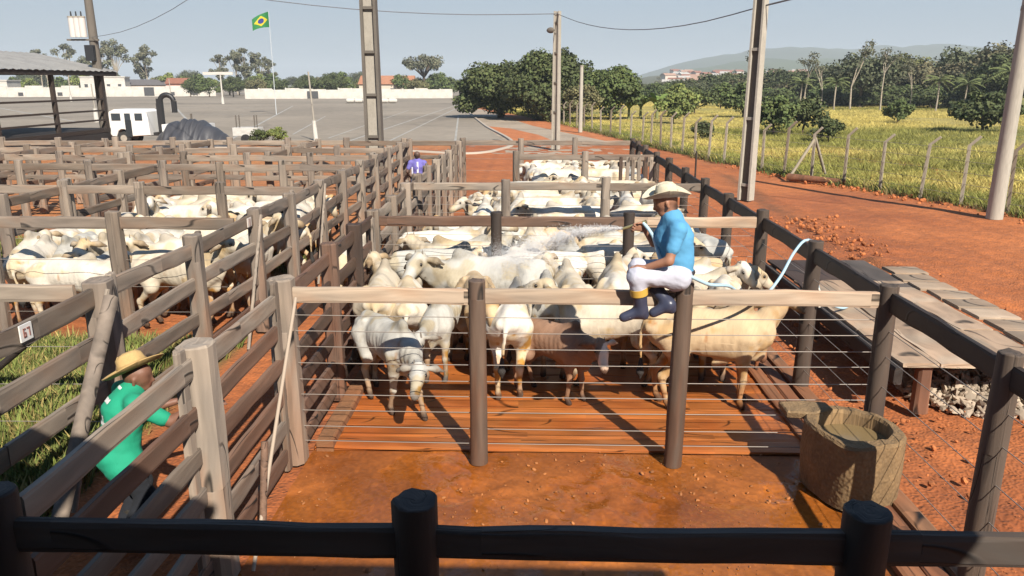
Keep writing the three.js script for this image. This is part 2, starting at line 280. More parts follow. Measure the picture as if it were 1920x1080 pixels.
// ------------------------------------------------------------------ building behind the camera: its roof shades the nearest rail
{
  const b = thing('viewing_shelter', 'timber shelter with a sheet roof standing behind the viewpoint', 'shelter', [0, 0, 0]);
  const tin = std([.35, .34, .33], .6, { metalness: .3 });
  part(b, 'roof', box(10.4, .06, 5.4, -1.77, 4.6, 2.53), tin); part(b, 'roof', box(5.8, .06, 1.4, -4.5, 4.68, -.86), tin); part(b, 'roof', box(1.3, .06, .5, -.9, 4.68, -.3), tin);
  for (let i = 0; i < 12; i++) part(b, 'wall_board', box(.82, 2.0, .04, -6.35 + i * .84, 1.0, .55), M.brown[i % 3]); for (let i = 0; i < 12; i++) part(b, 'wall_board', box(.82, 4.5, .04, -6.35 + i * .84, 2.25, 5.1), M.brown[i % 3]);
  part(b, 'deck', box(10, .1, 4.9, -1.8, 2.05, 2.75), M.grey[1]);
  for (const [x, z] of [[3.1, .4], [3.1, 5], [-6.8, .4], [-6.8, 5], [-1.8, 5]]) part(b, 'pillar', box(.2, 4.6, .2, x, 2.3, z), M.brown[0]);
}
// ------------------------------------------------------------------ fences
const W9 = [.22, .38, .55, .72, .88, 1.05, 1.22, 1.38, 1.54];
const X4 = [-2.35, -.52, 1.42, 3.35];
const rel = (a) => a.map(v => v - a[0]);
const DW = M.dark, BW = M.brown;
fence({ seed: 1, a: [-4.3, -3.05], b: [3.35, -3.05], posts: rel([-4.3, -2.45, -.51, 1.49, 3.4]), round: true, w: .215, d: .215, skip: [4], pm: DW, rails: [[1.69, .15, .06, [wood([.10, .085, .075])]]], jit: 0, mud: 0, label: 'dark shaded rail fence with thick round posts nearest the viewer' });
fence({ seed: 2, a: [-2.35, -7], b: [3.35, -7], posts: rel(X4), round: true, skip: [0, 3], w: .175, d: .175, pm: [wood([.17, .115, .085], .7)], rails: [[1.735, .15, .055, M.pale]], wires: W9, wr: .0046, jit: 0, mud: .5, label: 'pale top rail fence over nine wires with the man sitting on it' });
fence({ seed: 3, a: [-2.35, -11.1], b: [3.35, -11.1], posts: rel(X4), round: true, skip: [0, 3], w: .17, d: .17, pm: [M.dark[1]], rails: [[1.735, .15, .055, BW]], railMat: (i) => i === 2 ? M.pale[1] : wood([.19, .115, .08], .75), wires: W9, jit: 0, label: 'dark brown rail fence crossing just behind the wet cattle' });
fence({ seed: 4, a: [-2.35, -15], b: [3.35, -15], posts: rel(X4), round: true, skip: [0, 3], w: .19, d: .19, pm: M.grey, rails: [[1.735, .15, .055, M.grey]], wires: W9, jit: 0, label: 'grey rail fence crossing behind the brown rail and the hatted man' });
fence({ seed: 5, a: [-.45, -21.1], b: [3.35, -21.1], posts: rel([-.45, 1.42, 3.35]), skip: [2], round: true, w: .2, d: .2, pm: M.grey, rails: [[1.735, .15, .055, M.grey]], wires: [.4, .8, 1.2], jit: 0, label: 'grey rail fence in front of the farthest white herd' });
fence({ seed: 6, a: [-2.35, -26.3], b: [3.35, -26.3], posts: rel([-2.35, -.4, 1.42, 3.3]), skip: [0, 3], round: true, w: .2, d: .2, pm: M.grey, rails: [[1.735, .15, .055, M.grey]], wires: [.4, .8, 1.2], jit: 0, label: 'last grey rail fence behind the farthest white herd' });
{ // upright slat gate at the right end of the fourth pen
  const g = thing('slat_gate', 'gate of upright wooden slats beside the farthest herd', 'gate', [2.35, 0, -20.6], .0), r = rng(41);
  for (let i = 0; i < 6; i++) part(g, 'slat', memo('sl' + i % 3, () => post(1.75, .1, .05, 410 + i, false, .2)), pick([...M.grey, M.brown[2]], r), [.16 * i, .05, 0]);
  part(g, 'rail', board(1.0, .12, .05, 411), M.grey[0], [.42, 1.6, -.06]); part(g, 'rail', board(1.0, .12, .05, 412), M.grey[1], [.42, .4, -.06]);
}
// the dark fence along the dirt road
fence({ seed: 7, a: [3.35, -2.9], b: [3.35, -26.3], posts: [.1, 2.25, 4.1, 6.1, 8.2, 10.2, 12.1, 14.1, 16.1, 18.2, 20.2, 21.9, 23.4], w: .19, d: .18, round: true, pm: [wood([.125, .094, .074], .8), wood([.10, .074, .058], .8)], rails: [[1.72, .18, .06, DW]], wires: [.3, .6, .9, 1.2, 1.45], wr: .004, jit: 0, mud: .2, label: 'long dark rail fence running beside the red dirt road' });
// board fences on both sides of the alley
const B6 = [1.74, 1.40, 1.08, .76, .45, .16].map(y => [y, .155, .045, y > 1.6 ? M.grey : y > 1.2 ? [...M.grey, ...M.red] : [...M.red, M.grey[3], M.grey[1]], 0]);
fence({ seed: 8, a: [-2.4, -3.15], b: [-2.4, -7], posts: [0, 1.95, 3.85], skip: [0], w: .27, d: .25, rails: B6.map(b => [b[0], b[1], b[2], b[3], 0]), batten: [-1, 1], h: 1.9, label: 'weathered board fence between the green shirted man and the mud floor', jit: .03 });
fence({ seed: 9, a: [-2.35, -7], b: [-2.35, -11.1], posts: [0, 1.6, 2.9, 4.1], skip: [0], w: .2, d: .2, pm: [...M.brown, M.red[1]], rails: B6.map(b => [b[0], b[1], b[2], [...M.brown, ...M.red], 0]), label: 'brown board fence along the left side of the wet cattle pen', jit: .03 });
fence({ seed: 10, a: [-2.35, -11.1], b: [-2.35, -26], step: 1.5, w: .2, d: .2, rails: B6.slice(0, 5), batten: [-1, 1], label: 'grey board fence along the alley beyond the brown rail', jit: .05 });
fence({ seed: 11, a: [-4.15, -2.2], b: [-4.15, -7], posts: [0, 1.6, 3.2, 4.8], skip: [2, 1], w: .3, d: .26, rails: [[1.74, .2, .05, M.grey, 0], [1.28, .19, .05, M.grey, 0], [.84, .18, .05, M.grey, 0], [.38, .18, .05, [...M.red, M.grey[1]], 0]], batten: [1], jit: .05, label: 'grey board fence with a small white number plate on its top board' });
{
  const f11 = scene.children[scene.children.length - 1];
  // plate on the top board: -x side of the alley is the far face; the plate looks towards the viewer's side
  const pl = part(f11, 'number_plate', box(.15, .14, .012, 3.62, 1.74, .0), std([.78, .74, .70], .6)); pl.position.z = .034;
  for (const [w, h, x, y] of [[.011, .075, -.036, 0], [.03, .011, -.026, .032], [.03, .011, -.026, 0], [.03, .011, -.026, -.032], [.011, .036, -.012, -.018], [.036, .011, .024, .032], [.011, .07, .037, -.002]]) part(pl, 'numeral', box(w, h, .006, 3.62 + x, 1.74 + y, .008), std([.33, .15, .12], .6));
  const br = (f, a, b, r0, mat) => part(f, 'brace', rod(V(...a), V(...b), r0), mat);
  const f8 = scene.children.find(o => o.userData.label && o.userData.label.startsWith('weathered board fence'));
  br(f8, [3.6, 1.78, .22], [1.95, .05, .26], .016, std([.42, .33, .25], .8)); br(f8, [2.45, .9, .25], [2.2, .2, .26], .03, M.red[0]);
  br(f11, [4.62, 1.75, .2], [3.15, .1, .3], .07, M.grey[1]);
}
fence({ seed: 12, a: [-4.15, -7.0], b: [-4.15, -26], posts: [0, 2.1, 4.2, 5.9, 7.8, 9.6, 11.4, 13.2, 15, 17, 19].map(x => x), skip: [], w: .24, d: .2, rails: [[1.74, .18, .05, M.grey, 0], [1.3, .17, .05, M.grey, 0], [.88, .17, .05, M.grey, 0], [.42, .17, .05, [...M.red, M.grey[0], M.grey[3]], 0]], batten: [1], jit: .06, label: 'long grey board fence between the alley and the left pens' });
{
  const f12 = scene.children[scene.children.length - 1];
  { const p2 = part(f12, 'number_plate', box(.15, .13, .012, 3.9, 1.74, .034), std([.66, .58, .52], .6)); part(p2, 'numeral', box(.06, .1, .006, 3.9, 1.74, .042), std([.42, .3, .26], .6)); }
  for (const [p, len] of [[0, 1.5], [4.2, 1.2], [7.8, 1.0]]) { part(f12, 'brace', rod(V(p + .12, 1.8, -.1), V(p + .18, 1.8 - len * .72, -len), .035), M.dark[0]); part(f12, 'stay', rod(V(p - .15, 1.82, .16), V(p - 1.2, .1, .2), .025), M.grey[2]); }
}
// left pens
const LR = [[1.735, .16, .05, M.grey], [1.2, .14, .045, M.grey]];
fence({ seed: 13, a: [-8.9, -7], b: [-4.3, -7], posts: [0, 1.9, 4.5], skip: [2], rails: [[1.74, .17, .05, [M.grey[0], M.grey[2]]]], wires: [.4, .8, 1.2], jit: .01, label: 'grey rail fence at the left edge nearest the grass' });
fence({ seed: 14, a: [-13.6, -10.8], b: [-4.3, -10.8], posts: [0, 1.9, 3.8, 5.65, 7.55, 9.3], skip: [5], w: .2, d: .2, rails: [[1.74, .17, .05, M.grey]], wires: [.4, .8, 1.2], jit: .01, label: 'grey rail fence in front of the left hand white herd' });
fence({ seed: 15, a: [-14.2, -14.3], b: [-4.3, -14.3], posts: [0, 1.8, 3.6, 5.3, 6.75, 8.3, 9.9], skip: [6], w: .18, d: .18, rails: [[1.74, .16, .05, M.grey]], wires: [.4, .8, 1.2], jit: .01, label: 'grey rail fence dividing the two left hand herds' });
fence({ seed: 16, a: [-16, -18.3], b: [-4.3, -18.3], posts: [0, 1.8, 3.6, 5.3, 7.1, 8.5, 10.0, 11.7], skip: [7], w: .18, d: .18, rails: LR.slice(0, 1), wires: [.4, .8, 1.2], jit: .01, label: 'grey rail fence in front of the empty orange yard' });
fence({ seed: 17, a: [-18, -20.7], b: [-4.3, -20.7], step: 1.7, w: .18, d: .18, rails: LR, jit: .03, label: 'grey two rail fence behind the empty orange yard' });
fence({ seed: 18, a: [-20, -23.1], b: [-4.3, -23.1], step: 1.6, w: .2, d: .18, rails: LR, jit: .03, label: 'grey two rail fence second from the back of the left pens' });
fence({ seed: 19, a: [-24, -26], b: [-2.35, -26], step: 1.9, w: .2, d: .2, rails: [[1.735, .16, .05, M.grey], [1.25, .14, .05, [...M.grey, ...M.red]], [.8, .14, .05, M.grey]], jit: .03, label: 'long grey fence at the back of the left pens before the lot' });
fence({ seed: 20, a: [-8.95, -12.6], b: [-8.95, -18.2], posts: [0, 1.9, 3.8, 5.5], rails: [[1.74, .17, .05, M.grey], [1.2, .15, .05, M.grey], [.7, .15, .05, M.grey]], skip: [3], jit: .03, label: 'short board fence running away at the left of both herds' });
fence({ seed: 21, a: [-10.8, -18.5], b: [-10.8, -25.8], step: 1.8, rails: [[1.74, .16, .05, M.grey], [1.3, .15, .05, [...M.grey, ...M.red]], [.9, .15, .05, M.grey], [.5, .15, .05, M.red]], batten: [1], jit: .04, label: 'board fence with doubled posts across the far left pens' });
fence({ seed: 22, a: [-14.4, -14.5], b: [-14.4, -25.8], step: 1.9, rails: [[1.74, .17, .05, [...M.grey, M.red[0]]], [1.3, .16, .05, M.grey], [.9, .16, .05, M.red], [.5, .16, .05, M.grey]], batten: [1], jit: .04, label: 'leftmost board fence running away below the shed' });
fence({ seed: 23, a: [-7.2, -20.9], b: [-7.2, -25.9], step: 1.7, rails: [[1.74, .16, .05, M.grey], [1.2, .15, .05, M.grey], [.7, .15, .05, M.grey]], batten: [1], jit: .04, label: 'short grey board fence in the middle of the far left pens' });

// ------------------------------------------------------------------ loading platform, rubble, trough
{
  const p = thing('loading_platform', 'low wooden loading platform beside the dark road fence', 'platform', [0, 0, 0]), r = rng(51);
  const wm = [[.54, .42, .31], [.49, .38, .28], [.58, .46, .35]].map(c => wood(c));
  for (let i = 0; i < 4; i++) for (let j = 0; j < 3; j++) { const L = 1.25; part(p, 'plank', memo(`dk${(i + j) % 4}`, () => board(1.24, .055, .425, 520 + i * 3 + j, .35)), pick(wm, r), [4.4 + i * .435, .62 + r() * .014, -8.85 - j * L], [0, Math.PI / 2, (r() - .5) * .01]); }
  for (let i = 0; i < 4; i++) part(p, 'plank', memo(`dq${i}`, () => board(1.9, .05, .425, 540 + i, .1)), i < 2 ? M.brown[1] : wood([.13, .11, .10]), [4.4 + i * .435, .62 + r() * .008, -12.5], [0, Math.PI / 2, 0]);
  for (let i = 0; i < 9; i++) part(p, 'step_board', memo(`sb${i % 3}`, () => board(.55, .05, .44, 550 + i, .2)), pick(wm, r), [6.2 + (r() - .5) * .1, .655 + r() * .02, -8.6 - i * .5], [0, (r() - .5) * .08, (r() - .5) * .05]);
  part(p, 'beam', board(5.3, .2, .1, 560), M.dark[0], [4.14, .5, -10.85], [0, Math.PI / 2, 0]);
  part(p, 'beam', board(5.2, .18, .1, 561), M.dark[1], [5.9, .48, -10.85], [0, Math.PI / 2, 0]);
  for (const [x, z] of [[4.5, -8.35], [5.9, -8.35], [4.2, -11], [5.9, -11], [4.2, -13.2], [5.9, -13.2]]) part(p, 'leg', post(.6, .17, .13, 570 + Math.round(x), false, .6), M.red[0], [x, 0, z]);
}
{ // rubble
  const r = rng(61), n = 1500, g = new THREE.IcosahedronGeometry(1, 0), ins = new THREE.InstancedMesh(g, std([1, 1, 1], .9, { map: null }), n), m = new THREE.Matrix4(), q = new THREE.Quaternion();
  for (let i = 0; i < n; i++) {
    const a = r() * Math.PI * 2, d = Math.sqrt(r()), x = 5.55 + Math.cos(a) * d * .95, z = -9.0 + Math.sin(a) * d * .75, h = .42 * (1 - d * d) * (.75 + .5 * noise(x * 3, z * 3, 5));
    q.setFromEuler(new THREE.Euler(r() * 6, r() * 6, r() * 6)); const s = .03 + r() * r() * .05;
    m.compose(V(x, h * (.55 + .45 * r()) - .01, z), q, V(s * (1 + r() * 1.4), s * .45, s * (.6 + r() * .5))); ins.setMatrixAt(i, m);
    const k = .55 + r() * .5; ins.setColorAt(i, new THREE.Color().setRGB(.50 * k, .40 * k, .30 * k));
  }
  stuff(ins, 'rubble', 'pile of pale broken rubble under the near end of the platform', 'rubble');
}
{ // clods and stones on the dirt beside the fence and along the wire fence
  const r = rng(62), n = 5200, g = new THREE.IcosahedronGeometry(1, 1), P = g.attributes.position; for (let i = 0; i < P.count; i++) { const k = .75 + .5 * noise(P.getX(i) * 2 + 5, P.getY(i) * 2, P.getZ(i) * 2); P.setXYZ(i, P.getX(i) * k, P.getY(i) * k, P.getZ(i) * k); } g.computeVertexNormals();
  const ins = new THREE.InstancedMesh(g, std([1, 1, 1], .95), n), m = new THREE.Matrix4(), q = new THREE.Quaternion();
  for (let i = 0; i < n; i++) {
    let x, z, s; const t = r();
    if (t < .5) { z = -6 - r() * 16; x = 7.0 - (z + 12) * .06 + (r() + r() - 1) * 1.3; s = .007 + Math.pow(r(), 8) * .06; }
    else if (t < .75) { z = -4 - r() * 12; x = 3.7 + r() * 3; s = .007 + Math.pow(r(), 5) * .035; }
    else { z = -14 - r() * 22; x = fx(z) - .2 - Math.abs(r() + r() - 1) * 1.0; s = .008 + Math.pow(r(), 6) * .075; }
    q.setFromEuler(new THREE.Euler(r() * 6, r() * 6, r() * 6)); m.compose(V(x, s * .1, z), q, V(s, s * .7, s)); ins.setMatrixAt(i, m);
    const k = .55 + r() * .5; ins.setColorAt(i, new THREE.Color().setRGB(.55 * k, .18 * k, .055 * k));
  }
  stuff(ins, 'dirt_clods', 'loose clods of red earth scattered beside the dirt road', 'clods');
}
{ // trodden crumbs of mud and dung on the wet floor
  const r = rng(63), n = 800, g = new THREE.IcosahedronGeometry(1, 1), ins = new THREE.InstancedMesh(g, std([1, 1, 1], .7), n), m = new THREE.Matrix4(), q = new THREE.Quaternion(); let i = 0;
  while (i < n) { const x = -2.2 + r() * 4.9, z = -5.0 - r() * 2.25, a = fbm(x * 1.3 + 4, z * 1.3, 6, 3) + (z < -6.3 ? .1 : 0); if (a < .52) continue; const s = .003 + Math.pow(r(), 6) * .014; q.setFromEuler(new THREE.Euler(r() * .5, r() * 6, r() * .5)); m.compose(V(x, .004, z), q, V(s * 1.5, s * .6, s)); ins.setMatrixAt(i, m); const k = .45 + r() * .5; ins.setColorAt(i, new THREE.Color().setRGB(.46 * k, .16 * k, .035 * k)); i++; }
  stuff(ins, 'mud_crumbs', 'small crumbs of trodden mud scattered over the wet floor', 'mud');
}
{ // trough
  const t = thing('water_trough', 'rough brown rounded trough of muddy water by the right fence', 'trough', [2.97, .03, -6.56]);
  const N = 72, h = .63, pos = [], uv = [], idx = [], col = [];
  const ringPts = (rad, y, k, pw) => { for (let i = 0; i <= N; i++) { const a = i / N * Math.PI * 2, c0 = Math.cos(a), s0 = Math.sin(a), pe = rad > .33 && c0 < .1 && s0 > -.1 ? 4.5 : pw, q = rad * Math.pow(Math.pow(Math.abs(c0), pe) + Math.pow(Math.abs(s0), pe), -1 / pe) * (1 + (noise(c0 * 3 + 5, s0 * 3 + 5, y * 4) - .5) * .05), ex = c0 * q, ez = s0 * q * (rad > .33 ? 1.12 : 1.0) - (rad > .33 ? .0 : 0); pos.push(ex * Math.cos(.35) + ez * Math.sin(.35), y + (y > .5 ? (noise(c0 * 4 + 5, s0 * 4 + 5, rad * 9) - .5) * .03 : 0), -ex * Math.sin(.35) + ez * Math.cos(.35)); uv.push(y * .5 + k, i / 44); const m = .84 + .3 * noise(c0 * 5 + 6, s0 * 5 + 6, y * 5); col.push(m, m * .97, m * .92); } };
  const rows = [[.385, 0, 0, 2.3], [.395, .3, 0, 2.3], [.39, h - .03, 0, 2.3], [.375, h, .03, 2.2], [.325, h, .1, 2.0], [.31, h - .03, .12, 2.0], [.29, .2, .3, 2.0], [.02, .18, .5, 2]];
  rows.forEach(q => ringPts(...q)); const n = N + 1;
  for (let j = 0; j + 1 < rows.length; j++) for (let i = 0; i < N; i++) { const a = j * n + i; idx.push(a, a + n, a + 1, a + 1, a + n, a + n + 1); }
  part(t, 'basin', geoFrom(pos, idx, uv, col).toNonIndexed(), std([.33, .215, .105], .9, { map: rep(soilMap, 1.2), bumpMap: soilBump, bumpScale: .03, vertexColors: true, side: THREE.DoubleSide })).geometry.computeVertexNormals();
  const wg = new THREE.CircleGeometry(.335, 28); wg.rotateX(-Math.PI / 2); wg.translate(0, h - .13, 0);
  part(t, 'water', wg, std([.22, .155, .075], .2));
  const lip = new THREE.Shape([[.16, -.06], [-.02, -.12], [-.24, -.06], [-.26, .12], [-.06, .1], [.14, .04]].map(p => new THREE.Vector2(...p)));
  part(t, 'spout', new THREE.ExtrudeGeometry(lip, { depth: .05, bevelEnabled: true, bevelSize: .015, bevelThickness: .015, bevelSegments: 1 }), std([.34, .225, .115], .9, { map: rep(soilMap, 1.2), bumpMap: soilBump, bumpScale: .02 }), [-.26, .6, -.36], [-Math.PI / 2 + .12, -.1, 0]);
}

// ------------------------------------------------------------------ poles and cables
function hPole(o) { // double-T concrete pole
  const p = thing('utility_pole', o.label, 'pole', o.pos, o.turn || 0);
  const tp = (w0, w1, d0, d1, h) => { const g = new THREE.BoxGeometry(1, h, 1, 1, 8, 1), P = g.attributes.position, U = g.attributes.uv; for (let i = 0; i < P.count; i++) { const t = P.getY(i) / h + .5; P.setXYZ(i, P.getX(i) * (w0 + (w1 - w0) * t), P.getY(i) + h / 2, P.getZ(i) * (d0 + (d1 - d0) * t)); U.setXY(i, P.getX(i) + P.getZ(i), P.getY(i) * .5); } g.computeVertexNormals(); return g; };
  const { w, h, d } = o, m = o.mat || M.conc;
  for (const s of [-1, 1]) { const g = tp(w * .17, w * .15, d, d * .8, h), P = g.attributes.position; for (let i = 0; i < P.count; i++) P.setX(i, P.getX(i) + s * (w * .42 - w * .08 * P.getY(i) / h)); part(p, 'flange', g, m); }
  part(p, 'web', tp(w * .8, w * .62, d * .3, d * .25, h - .02), o.web || M.conc);
  for (let y = .5; y < h; y += o.gap || .87) part(p, 'rib', box(w * (.72 - .12 * y / h), .09, d * .72, 0, y, 0), o.rib || M.concDark);
  return p;
}
hPole({ label: 'thick concrete pole with recessed panels rising between the pens', pos: [-5.5, 0, -26.9], w: .58, d: .44, h: 12, gap: 1.4, mat: M.concDark, web: M.conc });
hPole({ label: 'slender two flanged concrete pole beside the dirt road', pos: [6.95, 0, -25.1], w: .42, d: .34, h: 8.2, turn: -.75, gap: 2.1, mat: M.concPale, web: M.concDark, rib: M.conc });
hPole({ label: 'pale concrete pole with a lamp in front of the big tree', pos: [1.3, 0, -44.6], w: .4, d: .34, h: 7.5, turn: -.5, gap: 1.6, mat: M.concPale });
{ const l = scene.children[scene.children.length - 1]; part(l, 'lamp_head', new THREE.SphereGeometry(.2, 12, 8).scale(1.3, .8, .8).translate(-.35, 6.5, .1), M.concDark); part(l, 'lamp_arm', rod(V(-.05, 6.3, .05), V(-.35, 6.5, .1), .035), M.concDark); }
{ const p = thing('utility_pole', 'thick pale concrete pole at the right edge of the picture', 'pole', [13.0, 0, -21.7]); part(p, 'shaft', (() => { const g = new THREE.CylinderGeometry(.15, .215, 8.5, 18, 8); g.translate(0, 4.25, 0); return g; })(), M.concPale); part(p, 'collar', new THREE.CylinderGeometry(.178, .186, .12, 18).translate(0, 5.6, 0), M.conc); }
{ const p = thing('utility_pole', 'thin pale post standing before the bushes by the wire fence', 'pole', [3.65, 0, -60.4]); part(p, 'shaft', new THREE.CylinderGeometry(.13, .17, 4.9, 10).translate(0, 2.45, 0), M.concPale); part(p, 'cap', new THREE.CylinderGeometry(.15, .15, .1, 10).translate(0, 4.92, 0), M.conc); }
{ const p = thing('utility_pole', 'grey utility pole carrying transformer boxes at the upper left', 'pole', [-26.2, 0, -47.2]);
  part(p, 'shaft', (() => { const g = new THREE.CylinderGeometry(.2, .32, 11, 14); g.translate(0, 5.5, 0); return g; })(), M.concDark);
  for (let i = 0; i < 3; i++) { const tr = part(p, 'transformer', new THREE.CylinderGeometry(.2, .2, 1.1, 14).translate(-.36 - i * .3, 6.85, .35), std([.62, .57, .53], .5)); part(tr, 'lid', new THREE.CylinderGeometry(.22, .22, .07, 14).translate(-.36 - i * .3, 7.43, .35), M.conc); part(tr, 'bushing', new THREE.CylinderGeometry(.035, .05, .28, 8).translate(-.36 - i * .3, 7.6, .35), M.black); }
  part(p, 'crossarm', box(1.9, .1, .12, -.5, 6.15, .25), M.concDark); part(p, 'crossarm', box(1.7, .1, .12, 0, 10.2, .25), M.concDark);
  for (const s of [-.7, 0, .7]) part(p, 'insulator', new THREE.CylinderGeometry(.05, .07, .25, 8).translate(s, 10.38, .25), M.conc);
  part(p, 'junction_box', box(.5, .9, .4, -.1, 5.4, .3), M.black); }
const cm = std([.16, .16, .17], .7);
for (const [a, b, s, l, r0] of [[[-26.2, 10.3, -47], [1.3, 7.35, -44.5], .9, 'thin cable sagging from the transformer pole to the lamp pole', .022], [[1.3, 7.35, -44.6], [6.95, 5.95, -25.1], .75, 'thin cable sagging between the lamp pole and the roadside pole', .018], [[6.95, 5.95, -25.1], [15, 9.5, -14], .55, 'thicker cable rising right from the roadside pole', .028], [[-26.2, 6.3, -47], [-5.3, 11.4, -26.9], 1.4, 'faint cable crossing the sky above the left trees', .014]])
  solo('cable', wire(V(...a), V(...b), r0, s), cm, l, 'cable');

// the wire fence of the field: concrete posts with bent tops
{
  const f = thing('field_fence', 'wire fence on concrete posts with bent tops edging the green field', 'fence', [0, 0, 0]), r = rng(71);
  const pg = mergeGeometries([new THREE.BoxGeometry(.095, 1.95, .095).translate(0, .975, 0), new THREE.BoxGeometry(.085, .42, .085).rotateZ(-.75).translate(.13, 2.06, 0)]);
  let z = -14, pts = []; while (z > -84) { const x = fx(z); pts.push([x, z]); const dz = .6; const sl = (fx(z - dz) - x) / dz; z -= (z > -48 ? 1.75 : 2.6) / Math.hypot(1, sl); }
  const lt = [[.52, .45, .35], [.46, .39, .29], [.34, .27, .2]].map(c => std(c, .9, { map: concMap }));
  pts.forEach(([x, zz]) => { const m = part(f, 'post', pg, pick(lt, r), [x, -.1, zz], [(r() - .5) * .06, -.6, (r() - .5) * .08]); m.scale.y = .9 + r() * .15; });
  const [sx, sz] = pts.reduce((a, b) => Math.abs(b[1] + 31) < Math.abs(a[1] + 31) ? b : a);
  part(f, 'strut', rod(V(sx - 1.1, 0, sz + .5), V(sx, 1.6, sz), .06), lt[1]); part(f, 'strut', rod(V(sx + .9, 0, sz - .9), V(sx, 1.6, sz), .06), lt[0]);
  for (const y of [.3, .65, 1.0, 1.35, 1.7]) { const c = new THREE.CatmullRomCurve3(pts.map(([x, zz]) => V(x, y, zz + .07))); part(f, 'wire', new THREE.TubeGeometry(c, pts.length * 2, .006, 4), M.wire); }
}
solo('stake', post(1.2, .07, .07, 75, true, 0).translate(0, 0, 0), M.dark[0], 'thin dark stake standing alone on the red road', 'stake', [6.2, 0, -29.5]);
solo('log', rod(V(0, .12, 0), V(1.7, .1, 1.3), .16, .1, 10), std([.26, .115, .06], .9, { map: woodMap, bumpMap: woodBump, bumpScale: .01 }), 'short fallen log lying at the foot of the braced fence post', 'log', [10.0, 0, -30.4]);

